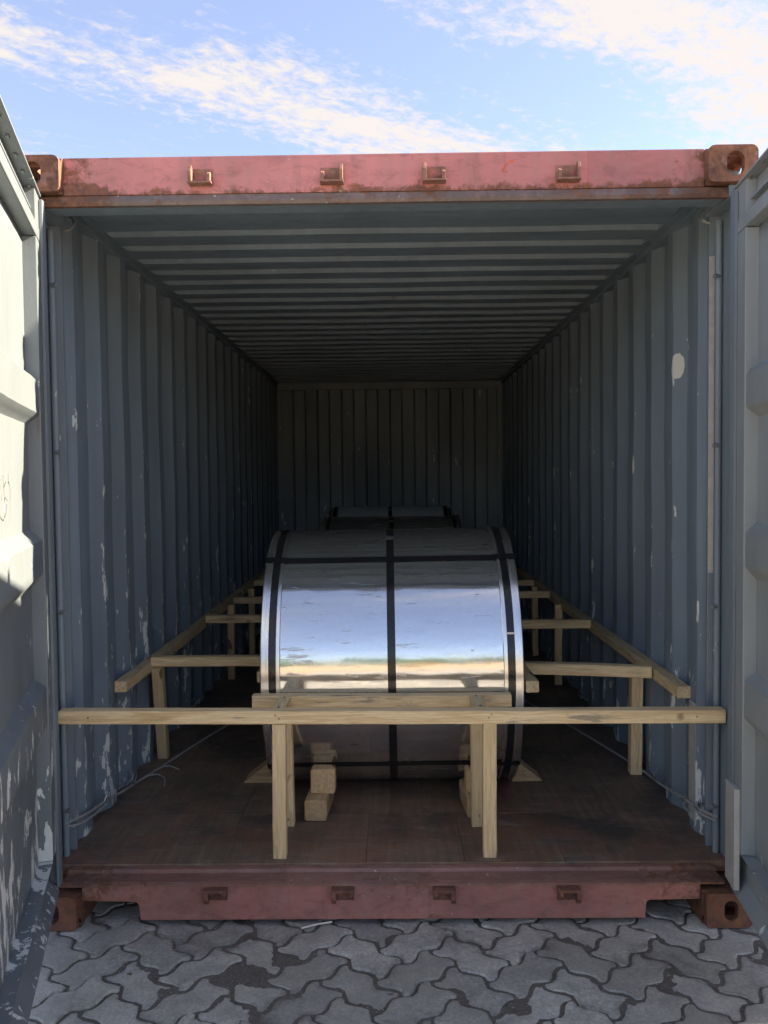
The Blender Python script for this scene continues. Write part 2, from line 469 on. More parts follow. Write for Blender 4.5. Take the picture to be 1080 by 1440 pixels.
M['rope'] = plain('pale_rope', (0.36, 0.35, 0.33), 0.7, 0.0, 0.3, 80)
M['wire'] = plain('bright_wire', (0.78, 0.78, 0.78), 0.25, 1.0, 0.1)
M['ring_steel'] = plain('lashing_steel', (0.22, 0.24, 0.25), 0.45, 0.3)
M['pale_paint'] = plain('pale_primer', (0.46, 0.44, 0.40), 0.6, 0.0, 0.15, 30)
M['straw'] = plain('bleached_straw', (0.72, 0.70, 0.62), 0.6, 0.0, 0.1)
M['marker'] = plain('marker_ink', (0.22, 0.20, 0.16), 0.7, 0.0, 0.2)
M['red_mark'] = plain('orange_red_scrape', (0.55, 0.12, 0.05), 0.6, 0.0, 0.3)
M['leaf'] = plain('tree_foliage', (0.10, 0.22, 0.05), 0.7, 0.0, 0.5, 1.2)
M['bark'] = plain('tree_bark', (0.10, 0.075, 0.05), 0.9)
M['yellow'] = plain('yellow_machine_paint', (0.72, 0.50, 0.03), 0.4, 0.0, 0.1)
M['dark'] = plain('dark_rubber', (0.025, 0.025, 0.027), 0.6, 0.0, 0.2)
M['nail'] = plain('nail_steel', (0.20, 0.19, 0.18), 0.4, 0.7)

# ------------------------------------------------------------------ object helpers
WM = {}


def reg(o, parent=None, mw=None):
    mw = mw if mw is not None else Matrix.Identity(4)
    COL.objects.link(o)
    if parent is not None:
        o.parent = parent
        o.matrix_parent_inverse = WM[parent.name].inverted()
    o.matrix_basis = mw
    WM[o.name] = mw.copy()
    return o


def empty(name, loc=(0, 0, 0), parent=None, rz=0.0):
    o = bpy.data.objects.new(name, None)
    o.empty_display_size = 0.1
    return reg(o, parent, Matrix.Translation(loc) @ Matrix.Rotation(rz, 4, 'Z'))


def tag(o, label=None, cat=None, group=None, kind=None):
    for k, v in (('label', label), ('category', cat), ('group', group), ('kind', kind)):
        if v:
            o[k] = v
    return o


class MB:
    def __init__(self):
        self.bm = bmesh.new()

    def box(self, x0, x1, y0, y1, z0, z1, bev=0.0, mw=None, seg=2):
        b = bmesh.new()
        bmesh.ops.create_cube(b, size=1.0)
        bmesh.ops.scale(b, vec=(x1 - x0, y1 - y0, z1 - z0), verts=b.verts)
        bmesh.ops.translate(b, vec=((x0 + x1) / 2, (y0 + y1) / 2, (z0 + z1) / 2), verts=b.verts)
        if bev > 0:
            bmesh.ops.bevel(b, geom=b.edges[:], offset=bev, segments=seg, profile=0.6, affect='EDGES')
        self.merge(b, mw)
        return self

    def merge(self, b, mw=None):
        if mw is not None:
            bmesh.ops.transform(b, matrix=mw, verts=b.verts)
        tmp = bpy.data.meshes.new('tmp')
        b.to_mesh(tmp)
        b.free()
        self.bm.from_mesh(tmp)
        bpy.data.meshes.remove(tmp)

    def prism(self, prof, axis, a0, a1, bev=0.0, mw=None):
        """profile (p, q) extruded along axis: x -> (y, z), y -> (x, z), z -> (x, y)"""
        b = bmesh.new()

        def P(pq, a):
            if axis == 'x':
                return (a, pq[0], pq[1])
            if axis == 'y':
                return (pq[0], a, pq[1])
            return (pq[0], pq[1], a)
        lo = [b.verts.new(P(q, a0)) for q in prof]
        hi = [b.verts.new(P(q, a1)) for q in prof]
        n = len(prof)
        b.faces.new(lo)
        b.faces.new(hi[::-1])
        for i in range(n):
            b.faces.new((lo[i], hi[i], hi[(i + 1) % n], lo[(i + 1) % n]))
        bmesh.ops.recalc_face_normals(b, faces=b.faces)
        if bev > 0:
            bmesh.ops.bevel(b, geom=b.edges[:], offset=bev, segments=2, profile=0.6, affect='EDGES')
        self.merge(b, mw)
        return self

    def plate_hole(self, w, h, th, hole, rc=0.0, mw=None):
        """plate in local x/z, thickness along +y from 0, with a hole polygon"""
        b = bmesh.new()
        n = len(hole)
        outer = []
        for (hx, hz) in hole:
            a = math.atan2(hz, hx)
            ca, sa = math.cos(a), math.sin(a)
            k = min((w / 2) / max(abs(ca), 1e-6), (h / 2) / max(abs(sa), 1e-6))
            outer.append((ca * k, sa * k))
        # snap the nearest points to the corners
        for sx in (-1, 1):
            for sz in (-1, 1):
                j = min(range(n), key=lambda i: (outer[i][0] - sx * w / 2) ** 2 + (outer[i][1] - sz * h / 2) ** 2)
                outer[j] = (sx * w / 2, sz * h / 2)
        if rc > 0:
            o2 = []
            for (qx, qz) in outer:
                ex, ez = abs(qx) - (w / 2 - rc), abs(qz) - (h / 2 - rc)
                if ex > 0 and ez > 0:
                    l_ = math.hypot(ex, ez)
                    qx = math.copysign(w / 2 - rc + ex / l_ * rc, qx)
                    qz = math.copysign(h / 2 - rc + ez / l_ * rc, qz)
                o2.append((qx, qz))
            outer = o2
        rings = []
        for y in (0, th):
            rings.append([b.verts.new((q[0], y, q[1])) for q in outer])
            rings.append([b.verts.new((q[0], y, q[1])) for q in hole])
        o0, h0, o1, h1 = rings
        for i in range(n):
            j = (i + 1) % n
            b.faces.new((o0[i], o0[j], h0[j], h0[i]))
            b.faces.new((o1[j], o1[i], h1[i], h1[j]))
            b.faces.new((o0[j], o0[i], o1[i], o1[j]))
            b.faces.new((h0[i], h0[j], h1[j], h1[i]))
        bmesh.ops.recalc_face_normals(b, faces=b.faces)
        self.merge(b, mw)
        return self

    def tube(self, pts, r, seg=8, cap=True):
        pts = [Vector(q) for q in pts]
        b = self.bm
        rings = []
        for i, q in enumerate(pts):
            d = (pts[min(i + 1, len(pts) - 1)] - pts[max(i - 1, 0)]).normalized()
            ref = Vector((0, 0, 1)) if abs(d.z) < 0.9 else Vector((0, 1, 0))
            u = d.cross(ref).normalized()
            v = d.cross(u)
            rr = r[i] if isinstance(r, (list, tuple)) else r
            rings.append([b.verts.new(q + (u * math.cos(2 * math.pi * k / seg) + v * math.sin(2 * math.pi * k / seg)) * rr) for k in range(seg)])
        for a, c in zip(rings, rings[1:]):
            for k in range(seg):
                b.faces.new((a[k], a[(k + 1) % seg], c[(k + 1) % seg], c[k]))
        if cap:
            b.faces.new(rings[0][::-1])
            b.faces.new(rings[-1])
        return self

    def ribbon(self, pts, w, nrm, lift=0.0008):
        pts = [Vector(q) for q in pts]
        nrm = Vector(nrm).normalized()
        b = self.bm
        prev = None
        for i, q in enumerate(pts):
            d = (pts[min(i + 1, len(pts) - 1)] - pts[max(i - 1, 0)]).normalized()
            sd = d.cross(nrm).normalized() * w / 2
            cur = (b.verts.new(q + sd + nrm * lift), b.verts.new(q - sd + nrm * lift))
            if prev:
                b.faces.new((prev[0], prev[1], cur[1], cur[0]))
            prev = cur
        return self

    def build(self, name, mat, parent=None, smooth=False, mw=None, angle=40):
        me = bpy.data.meshes.new(name)
        bmesh.ops.recalc_face_normals(self.bm, faces=self.bm.faces)
        self.bm.to_mesh(me)
        self.bm.free()
        mats = mat if isinstance(mat, (list, tuple)) else [mat]
        for q in mats:
            me.materials.append(q)
        if smooth:
            me.polygons.foreach_set('use_smooth', [True] * len(me.polygons))
            try:
                me.set_sharp_from_angle(angle=R(angle))
            except Exception:
                pass
        return reg(bpy.data.objects.new(name, me), parent, mw)


def copy_tree(o, parent=None, mw=None):
    """copy a thing, its parts and their sub-parts; mw = world transform applied to the root"""
    c = o.copy()
    COL.objects.link(c)
    if parent is not None:
        c.parent = parent
        c.matrix_parent_inverse = o.matrix_parent_inverse.copy()
    if mw is not None:
        c.matrix_basis = mw @ WM[o.name]
    WM[c.name] = c.matrix_basis.copy()
    for ch in [q for q in bpy.data.objects if q.parent == o]:
        copy_tree(ch, c)
    return c


def timber(name, p0, p1, w=0.05, h=0.046, parent=None, mat='pine', cham=0.003, bow=0.002, seed=None, twist=0.0):
    p0, p1 = Vector(p0), Vector(p1)
    d = p1 - p0
    L = d.length
    x = d.normalized()
    ref = Vector((0, 0, 1)) if abs(x.z) < 0.85 else Vector((0, 1, 0))
    y = ref.cross(x).normalized()
    z = x.cross(y)
    if twist:
        q = Matrix.Rotation(twist, 3, x)
        y, z = q @ y, q @ z
    rs = random.Random(seed if seed is not None else hash((round(p0.x, 3), round(p0.y, 3), round(p1.x, 3))) & 0xffff)
    b = bmesh.new()
    nseg = max(3, int(L / 0.12))
    a, c = w / 2, h / 2
    sec = [(-a + cham, -c), (a - cham, -c), (a, -c + cham), (a, c - cham), (a - cham, c), (-a + cham, c), (-a, c - cham), (-a, -c + cham)]
    rings = []
    ph = rs.uniform(0, 6)
    for i in range(nseg + 1):
        tt = i / nseg
        by, bz = bow * math.sin(math.pi * tt + 0.3 * ph) * math.cos(ph), bow * math.sin(math.pi * tt) * math.sin(ph)
        rings.append([b.verts.new((L * tt + (rs.uniform(-.0015, .0015) if i in (0, nseg) else 0), u + by + rs.uniform(-.0006, .0006), v + bz + rs.uniform(-.0006, .0006))) for u, v in sec])
    for r0, r1 in zip(rings, rings[1:]):
        for k in range(8):
            b.faces.new((r0[k], r0[(k + 1) % 8], r1[(k + 1) % 8], r1[k]))
    b.faces.new(rings[0][::-1])
    b.faces.new(rings[-1])
    bmesh.ops.recalc_face_normals(b, faces=b.faces)
    me = bpy.data.meshes.new(name)
    b.to_mesh(me)
    b.free()
    me.materials.append(M[mat])
    mw = Matrix(((x.x, y.x, z.x, p0.x), (x.y, y.y, z.y, p0.y), (x.z, y.z, z.z, p0.z), (0, 0, 0, 1)))
    return reg(bpy.data.objects.new(name, me), parent, mw)


# ------------------------------------------------------------------ ground
def grid(name, x0, x1, y0, y1, nx, ny, zf, mat, kind='structure', parent=None):
    vs = [(x0 + (x1 - x0) * i / nx, y0 + (y1 - y0) * j / ny) for j in range(ny + 1) for i in range(nx + 1)]
    vv = [(x, y, zf(x, y)) for x, y in vs]
    fs = [(j * (nx + 1) + i, j * (nx + 1) + i + 1, (j + 1) * (nx + 1) + i + 1, (j + 1) * (nx + 1) + i) for j in range(ny) for i in range(nx)]
    me = bpy.data.meshes.new(name)
    me.from_pydata(vv, [], fs)
    me.materials.append(mat)
    me.polygons.foreach_set('use_smooth', [True] * len(me.polygons))
    o = reg(bpy.data.objects.new(name, me), parent)
    if kind:
        o['kind'] = kind
    return o


ground = grid('ground', -900, 900, -900, 900, 4, 4, lambda x, y: -0.035, M['yard'])


def soil_z(x, y):
    n1 = mnoise.noise(Vector((x * 4.3, y * 4.3, 1.7)))
    n2 = mnoise.noise(Vector((x * 17, y * 17, 5.1)))
    n3 = mnoise.noise(Vector((x * 60, y * 60, 2.2)))
    return -0.0068 + 0.0040 * max(0, n1 - 0.05) * 2.0 + 0.0024 * n2 + 0.0012 * n3


paving = grid('paving', -1.75, 1.75, 1.5, 3.45, 240, 134, soil_z, M['soil'])
grid('joint_soil', -7.0, 7.0, -5.0, 4.6, 8, 8, lambda x, y: -0.016, M['soil'], 'stuff', paving)

# interlocking zigzag paver: two unit squares, every unit side the same point symmetric zigzag
UA = 0.119
GAP = 0.0042


def paver_outline(d=0.15):
    cor = [(0, 0), (1, 0), (2, 0), (2, 1), (1, 1), (0, 1)]
    out = []
    for i in range(6):
        a, b = Vector(cor[i]), Vector(cor[(i + 1) % 6])
        e = b - a
        nrm = Vector((e.y, -e.x))
        for tt, dd in ((0.0, 0.0), (0.25, d), (0.75, -d)):
            q = a + e * tt + nrm * dd
            out.append((q.x - 1.0, q.y - 0.5))
    return out


def inset(poly, g):
    n = len(poly)
    res = []
    for i in range(n):
        p0, p1, p2 = Vector(poly[i - 1]), Vector(poly[i]), Vector(poly[(i + 1) % n])
        e1, e2 = (p1 - p0).normalized(), (p2 - p1).normalized()
        n1, n2 = Vector((-e1.y, e1.x)), Vector((-e2.y, e2.x))
        bis = (n1 + n2)
        k = max(0.55, n1.dot(bis.normalized()))
        q = p1 + bis.normalized() * g / k
        res.append((q.x, q.y))
    return res


def paver_mesh(name, seed, full=True):
    rs = random.Random(seed)
    o = [(x * UA, y * UA) for x, y in paver_outline()]
    o = [(x + rs.uniform(-.0024, .0024), y + rs.uniform(-.0024, .0024)) for x, y in o]
    if full:
        q_ = []
        for i in range(len(o)):
            (x0, y0), (x1, y1) = o[i], o[(i + 1) % len(o)]
            q_ += [(x0 * .76 + x1 * .24, y0 * .76 + y1 * .24), (x0 * .24 + x1 * .76, y0 * .24 + y1 * .76)]
        o = [(x + rs.uniform(-.001, .001), y + rs.uniform(-.001, .001)) for x, y in q_]
    a = inset(o, GAP)
    b_ = inset(o, GAP + 0.0045)
    c_ = [(x * 0.82, y * 0.70) for x, y in b_]
    vs, fs = [], []
    n = len(a)
    if full:
        vs += [(x, y, -0.05) for x, y in a]
    base = len(vs)
    vs += [(x, y, -0.0055 + rs.uniform(-.002, .0015)) for x, y in a]
    vs += [(x, y, -0.0008 + rs.uniform(-.0008, .0005)) for x, y in b_]
    vs += [(x, y, rs.uniform(-.0003, .0005)) for x, y in c_]
    for i in range(n):
        j = (i + 1) % n
        if full:
            fs.append((i, j, base + j, base + i))
        fs.append((base + i, base + j, base + n + j, base + n + i))
        fs.append((base + n + i, base + n + j, base + 2 * n + j, base + 2 * n + i))
    fs.append(tuple(range(base + 2 * n, base + 3 * n)))
    edge = [1.0] * (base + n) + [0.8] * n + [0.0] * n
    return vs, fs, edge


def edge_attr(me, vals):
    at = me.attributes.new('edge', 'FLOAT', 'POINT')
    at.data.foreach_set('value', vals)


variants = []
for k in range(6):
    vs, fs, eg = paver_mesh('paver', 40 + k)
    me = bpy.data.meshes.new('paver')
    me.from_pydata(vs, [], fs)
    me.materials.append(M['paver'])
    edge_attr(me, eg)
    variants.append(me)
far_v, far_f, far_e = [], [], []
pav_ang = R(43)
ca, sa = math.cos(pav_ang), math.sin(pav_ang)
cells = []
for i in range(-90, 90):
    for j in range(-90, 90):
        mm_ = (i - j) % 4
        if mm_ == 0:
            cx, cy, rot = (i + 1.0), (j + 0.5), 0.0
        elif mm_ == 3:
            cx, cy, rot = (i + 0.5), (j + 1.0), math.pi / 2
        else:
            continue
        lx, ly = cx * UA, cy * UA
        X, Y = lx * ca - ly * sa + 0.03, lx * sa + ly * ca + 2.2
        if -6.5 < X < 6.5 and -4.5 < Y < 4.3:
            cells.append((max(abs(X) * 0.8, 0) ** 2 + (Y - 2.55) ** 2, X, Y, rot))
cells.sort()
fv = [paver_mesh('p', 90 + k, False) for k in range(4)]
for idx, (dd, X, Y, rot) in enumerate(cells):
    rs = random.Random(idx * 13 + 1)
    rz = pav_ang + rot + (math.pi if rs.random() < 0.5 else 0) + rs.uniform(-.02, .02)
    mw = Matrix.Translation((X, Y, rs.uniform(-.005, .003))) @ Matrix.Rotation(rz, 4, 'Z') @ Matrix.Rotation(rs.uniform(-.018, .018), 4, 'X') @ Matrix.Rotation(rs.uniform(-.012, .012), 4, 'Y')
    if idx < 300:
        reg(bpy.data.objects.new('paver', variants[rs.randrange(6)]), paving, mw)
    else:
        vs, fs, eg = fv[idx % 4]
        far_e += eg
        n0 = len(far_v)
        far_v += [tuple(mw @ Vector(q)) for q in vs]
        far_f += [tuple(n0 + k for k in f) for f in fs]
me = bpy.data.meshes.new('paver_field')
me.from_pydata(far_v, [], far_f)
me.materials.append(M['paver_far'])
edge_attr(me, far_e)
reg(bpy.data.objects.new('paver_field', me), paving)['kind'] = 'stuff'

# ------------------------------------------------------------------ the container
HY = D + 0.035                     # face of header and sill
YB = 8.627                         # inner face of the end wall
ZF = 0.165                         # floor level
XI, XO = 1.165, 1.201              # inner crest and outer trough of the side walls
cont = tag(empty('shipping_container', (0, D, 0)), 'red and grey steel shipping container with both doors standing open', 'container')


def corr_wall(name, side):
    prof = [(2.998, XO)]
    k = -1
    while True:
        y = WY0 + k * WPER
        if y > YB:
            break
        for dy, x in ((0, XO), (0.068, XI), (0.138, XI), (0.206, XO)):
            if 2.99 < y + dy < YB + 0.02:
                prof.append((y + dy, x))
        k += 1
    prof.append((YB + 0.03, XO))
    zs = [ZF - 0.02 + (2.53 - ZF) * i / 18 for i in range(19)]
    vs, fs = [], []
    for y, x in prof:
        for z in zs:
            dn = 0.006 * mnoise.noise(Vector((y * 2.1, z * 2.3, side * 3.3))) + 0.002 * mnoise.noise(Vector((y * 9, z * 7, side)))
            vs.append((side * (x + dn), y, z))
    nz = len(zs)
    for a in range(len(prof) - 1):
        for b in range(nz - 1):
            fs.append((a * nz + b, (a + 1) * nz + b, (a + 1) * nz + b + 1, a * nz + b + 1))
    me = bpy.data.meshes.new(name)
    me.from_pydata(vs, [], fs)
    me.materials.append(M['wall'])
    me.materials.append(M['outer'])
    o = reg(bpy.data.objects.new(name, me), cont)
    b = bmesh.new()
    b.from_mesh(me)
    bmesh.ops.recalc_face_normals(b, faces=b.faces)
    # make the normals point inwards
    b.faces.ensure_lookup_table()
    f = max(b.faces, key=lambda q: abs(q.normal.x))
    if f.normal.x * side > 0:
        bmesh.ops.reverse_faces(b, faces=b.faces)
    b.to_mesh(me)
    b.free()
    sm = o.modifiers.new('thickness', 'SOLIDIFY')
    sm.thickness = 0.004
    sm.offset = -1
    sm.material_offset = 1
    return o


corr_wall('side_wall', -1)
corr_wall('side_wall', 1)

# roof sheet, ribs across
prof = [(HY + 0.09, 2.53)]
y = 3.165
while y < YB - 0.1:
    for dy, z in ((0, 2.511), (0.055, 2.511), (0.068, 2.529), (0.194, 2.529)):
        prof.append((y + dy, z))
    y += 0.2075
prof.append((YB + 0.03, 2.532))
vs, fs = [], []
xs = [-XO, -1.13, -1.10] + [-1.10 + 2.2 * i / 10 for i in range(1, 10)] + [1.10, 1.13, XO]
for yy, z in prof:
    for x in xs:
        zz = z if abs(x) < 1.11 else 2.528
        zz += 0.004 * mnoise.noise(Vector((x * 2.0, yy * 2.0, 8.0)))
        vs.append((x, yy, zz))
nx = len(xs)
for a in range(len(prof) - 1):
    for b in range(nx - 1):
        fs.append((a * nx + b, a * nx + b + 1, (a + 1) * nx + b + 1, (a + 1) * nx + b))
me = bpy.data.meshes.new('roof')
me.from_pydata(vs, [], fs)
me.materials.append(M['roof'])
me.materials.append(M['outer'])
b = bmesh.new()
b.from_mesh(me)
bmesh.ops.recalc_face_normals(b, faces=b.faces)
b.faces.ensure_lookup_table()
if b.faces[0].normal.z > 0:
    bmesh.ops.reverse_faces(b, faces=b.faces)
b.to_mesh(me)
b.free()
roof = reg(bpy.data.objects.new('roof', me), cont)
sm = roof.modifiers.new('thickness', 'SOLIDIFY')
sm.thickness = 0.004
sm.offset = -1
sm.material_offset = 1

# end wall: vertical corrugations
prof = [(-XO, YB + 0.045)]
x = -1.14
while x < 1.10:
    for dx, yy in ((0, YB + 0.045), (0.018, YB), (0.125, YB), (0.143, YB + 0.045)):
        prof.append((x + dx, yy))
    x += 0.2525
prof.append((XO, YB + 0.045))
vs, fs = [], []
for (xx, yy) in prof:
    for k in range(9):
        vs.append((xx, yy + 0.004 * mnoise.noise(Vector((xx * 3, k * .7, 4))), 0.14 + 2.39 * k / 8))
for a in range(len(prof) - 1):
    for k in range(8):
        fs.append((a * 9 + k, (a + 1) * 9 + k, (a + 1) * 9 + k + 1, a * 9 + k + 1))
me = bpy.data.meshes.new('end_wall')
me.from_pydata(vs, [], fs)
me.materials.append(M['wall'])
me.materials.append(M['outer'])
ew = reg(bpy.data.objects.new('end_wall', me), cont)
sm = ew.modifiers.new('thickness', 'SOLIDIFY')
sm.thickness = 0.004
sm.offset = 1
MB().box(-1.16, 1.16, YB - 0.035, YB + 0.06, 2.455, 2.531, 0.004).build('end_header', M['post'], cont)
for sx in (-1, 1):
    MB().box(*(sorted((sx * 1.12, sx * 1.219))), YB - 0.005, D + 6.05, 0.11, 2.48, 0.006).build('corner_post', M['wall'], cont)
    # rails along the bottom and top of the side walls
    MB().box(*(sorted((sx * 1.209, sx * 1.218))), D + 0.18, D + 5.88, 0.02, 0.19, 0.004).build('bottom_side_rail', M['outer'], cont)
    MB().box(*(sorted((sx * 1.155, sx * 1.217))), HY + 0.1, D + 5.9, 2.505, 2.565, 0.006).build('top_side_rail', M['roof'], cont)
    # door end post with the inner flange and the round bar
    pm = MB()
    pm.box(*(sorted((sx * 1.180, sx * 1.214))), D + 0.024, D + 0.125, 0.112, 2.474, 0.006)
    pm.box(*(sorted((sx * 1.190, sx * 1.214))), D + 0.123, D + 0.245, 0.15, 2.474, 0.003)
    pm.box(*(sorted((sx * 1.137, sx * 1.213))), D + 0.028, D + 0.24, 2.434, 2.4725, 0.002)
    post = pm.build('corner_post', M['post'], cont)
    rod = MB().tube([(sx * 1.174, 2.936, z) for z in (ZF, 0.8, 1.6, 2.41)], 0.0115, 12).build('gasket_bar', M['post'], post, True)
    for z in (0.34, 1.06, 1.63, 2.22):
        b_ = MB()
        b_.tube([(sx * 1.176, 2.930, z - 0.004), (sx * 1.152, 2.922, z - 0.004)], 0.008, 6)
        b_.build('bolt', M['ring_steel'], post)
    # return flange of the post, facing the opening
    MB().box(*(sorted((sx * 1.158, sx * 1.205))), D + 0.256, D + 0.272, ZF, 2.49, 0.002).build('post_flange', M['post'], post)
# bare strip on the right flange
MB().box(1.1585, 1.178, D + 0.2545, D + 0.2565, 1.17, 2.30, 0.0).build('bare_strip', M['pale_paint'], cont)

MB().box(1.1615, 1.166, 3.106, 3.174, 0.20, 0.655, 0.0).build('bare_strip', M['pale_paint'], cont)

# header with lip
hb = MB()
hb.box(-1.058, 1.058, HY, HY + 0.095, 2.470, 2.5925, 0.004)
header = hb.build('door_header', M['header'], cont)
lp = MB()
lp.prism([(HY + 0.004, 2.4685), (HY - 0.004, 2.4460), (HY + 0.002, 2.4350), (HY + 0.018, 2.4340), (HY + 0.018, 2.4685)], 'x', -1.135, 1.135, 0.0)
lip = lp.build('header_lip', M['lip'], header)
lp = MB()
lp.prism([(HY + 0.0195, 2.4685), (HY + 0.0195, 2.4390), (HY + 0.105, 2.4370), (HY + 0.115, 2.45), (HY + 0.115, 2.53), (HY + 0.098, 2.53), (HY + 0.098, 2.4685)], 'x', -1.133, 1.133, 0.0)
lp.build('header_soffit', M['roof'], header)
# small scrape marks on the header
sm_ = MB()
sm_.ribbon([(0.395, HY, 2.530), (0.405, HY, 2.545), (0.412, HY, 2.556)], 0.006, (0, -1, 0))
sm_.ribbon([(0.418, HY, 2.558), (0.434, HY, 2.562)], 0.009, (0, -1, 0))
sm_.ribbon([(0.392, HY, 2.528), (0.412, HY, 2.526)], 0.004, (0, -1, 0))
sm_.build('scrape_mark', M['red_mark'], header)


# cam keepers
def keeper(mat):
    b = MB()
    b.box(-0.043, 0.043, -0.004, 0.0, -0.035, 0.030, 0.001)          # base plate
    b.box(-0.044, 0.044, -0.040, -0.003, -0.034, -0.026, 0.002)      # tray
    b.prism([(-0.038, -0.027), (-0.006, -0.027), (-0.006, 0.016), (-0.022, 0.036), (-0.030, 0.036), (-0.042, 0.010)], 'x', -0.042, -0.030, 0.0015)
    b.prism([(-0.040, -0.027), (-0.006, -0.027), (-0.006, 0.004), (-0.026, 0.010), (-0.040, 0.0)], 'x', 0.028, 0.040, 0.0015)
    return b.build('cam_keeper', mat)


def keeper2(mat):
    b = MB()
    b.box(-0.042, 0.042, -0.004, 0.0, -0.030, 0.026, 0.001)
    b.box(-0.044, 0.044, -0.038, -0.003, 0.014, 0.026, 0.002)
    b.prism([(-0.040, 0.018), (-0.010, 0.018), (-0.008, -0.020), (-0.024, -0.034), (-0.040, -0.012)], 'x', -0.044, -0.026, 0.0015)
    b.prism([(-0.036, 0.018), (-0.008, 0.018), (-0.008, -0.010), (-0.026, -0.014), (-0.036, 0.0)], 'x', 0.024, 0.042, 0.0015)
    return b.build('cam_keeper', mat)


def place_keepers(make, mat, xs, z, par):
    proto = make(mat)
    for i, (x, mir) in enumerate(xs):
        o = proto if i == 0 else proto.copy()
        if i:
            COL.objects.link(o)
        o.parent = par
        o.matrix_parent_inverse = WM[par.name].inverted()
        o.matrix_basis = Matrix.Translation((x, HY - 0.001, z + (x * -0.004))) @ Matrix.Diagonal((mir * 0.88, 0.9, 0.86, 1))
        WM[o.name] = o.matrix_basis.copy()


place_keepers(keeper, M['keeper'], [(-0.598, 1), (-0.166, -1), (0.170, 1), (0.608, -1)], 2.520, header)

# sill with the two notches
sb = MB()
zt = 0.136
sb.prism([(-1.056, zt), (1.056, zt), (1.056, 0.082), (1.045, 0.082), (0.885, 0.080), (0.874, 0.074), (0.868, 0.018), (-0.855, 0.018), (-0.862, 0.074), (-0.872, 0.082), (-1.030, 0.085), (-1.056, 0.085)], 'y', HY, HY + 0.055, 0.003)
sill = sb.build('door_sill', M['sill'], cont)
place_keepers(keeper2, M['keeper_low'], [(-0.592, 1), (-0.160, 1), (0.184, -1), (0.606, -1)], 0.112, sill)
tb = MB()
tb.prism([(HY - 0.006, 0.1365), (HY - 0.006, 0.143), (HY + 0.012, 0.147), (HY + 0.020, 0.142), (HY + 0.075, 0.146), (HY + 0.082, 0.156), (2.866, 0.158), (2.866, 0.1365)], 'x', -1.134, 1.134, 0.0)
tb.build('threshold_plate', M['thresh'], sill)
# underframe cross members (seen through the notches only as dark)
for k in range(6):
    yy = 3.3 + k * 1.0
    MB().box(-1.19, 1.19, yy, yy + 0.05, 0.03, 0.130, 0.003).build('cross_member', M['outer'], cont)

# corner castings
def stadium(w, h, n=24, cx=0.0, cz=0.0):
    r_ = min(w, h) / 2
    pts = []
    for k in range(n):
        a = 2 * math.pi * (k + 0.5) / n
        x_, z_ = r_ * math.cos(a), r_ * math.sin(a)
        if w > h:
            x_ += math.copysign((w - h) / 2, x_)
        else:
            z_ += math.copysign((h - w) / 2, z_)
        pts.append((x_ + cx, z_ + cz))
    return pts


def casting(cx, y0, y1, z0, z1, sx, top, mat):
    """cx: x of the outer face, sx outward sign"""
    b = MB()
    w, ln, h, th = 0.162, y1 - y0, z1 - z0, 0.026
    xo, xi = cx, cx - sx * w
    xm = (xo + xi) / 2
    T = Matrix.Translation
    zm = (z0 + z1) / 2
    b.plate_hole(w, h, th, stadium(0.058 if top else 0.046, 0.078 if top else 0.070, 64, cx=sx * 0.008, cz=0.0), rc=0.022, mw=T((xm, y0, zm)))
    # outer side plate
    b.plate_hole(ln - th - 0.001, h - 0.008, th, stadium(0.085, 0.06), mw=T((xo - sx * 0.004, (y0 + th + y1) / 2, zm)) @ Matrix.Rotation(R(90) * sx, 4, 'Z'))
    # top or bottom plate with its hole
    zt_ = z1 if top else z0
    flip = R(-90) if top else R(90)
    b.plate_hole(w - th - 0.001, ln - th - 0.001, th, stadium(0.064, 0.112), mw=T((xm - sx * (th / 2), (y0 + th + y1) / 2, zt_ - 0.003 if top else zt_ + 0.003)) @ Matrix.Rotation(flip, 4, 'X'))
    # the other plates are solid
    zo0, zo1 = (z0, z0 + 0.014) if top else (z1 - 0.014, z1)
    b.box(*sorted((xi + sx * 0.002, xo - sx * (th + 0.001))), y0 + th + 0.001, y1 - 0.002, zo0 + 0.0005, zo1 - 0.0005)
    b.box(*sorted((xi, xi + sx * 0.020)), y0 + th + 0.0005, y1 - 0.001, z0 + 0.0155, z1 - 0.0155 if not top else z1 - th - 0.001)
    b.box(*sorted((xi + sx * 0.021, xo - sx * (th + 0.002))), y1 - 0.02, y1 - 0.003, z0 + 0.016, z1 - th - 0.002)
    return b.build('corner_casting', mat, cont)


for sx in (-1, 1):
    for (ya, yb) in ((D, D + 0.178), (D + 6.058 - 0.178, D + 6.058)):
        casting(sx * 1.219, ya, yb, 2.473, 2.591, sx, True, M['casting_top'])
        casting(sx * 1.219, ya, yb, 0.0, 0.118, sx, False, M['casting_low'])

# floor of plywood sheets
flo = MB().box(-1.199, 1.199, 2.868, YB + 0.02, 0.128, 0.138).build('floor', M['outer'], cont)
rows = [2.868, 3.30, 4.50, 5.70, 6.90, 8.0, YB + 0.02]
cols = [-1.198, -0.60, -0.085, 0.265, 0.62, 1.198]
for a in range(len(rows) - 1):
    cc_ = cols if a == 0 else [-1.198, -0.60, 0.0, 0.60, 1.198]
    for b in range(len(cc_) - 1):
        dz = random.uniform(-0.0012, 0.0006)
        MB().box(cc_[b] + 0.0005, cc_[b + 1] - 0.0005, rows[a] + 0.0005, rows[a + 1] - 0.0005, 0.1385, ZF + dz, 0.0015).build('plywood_sheet', M['floor'], flo)


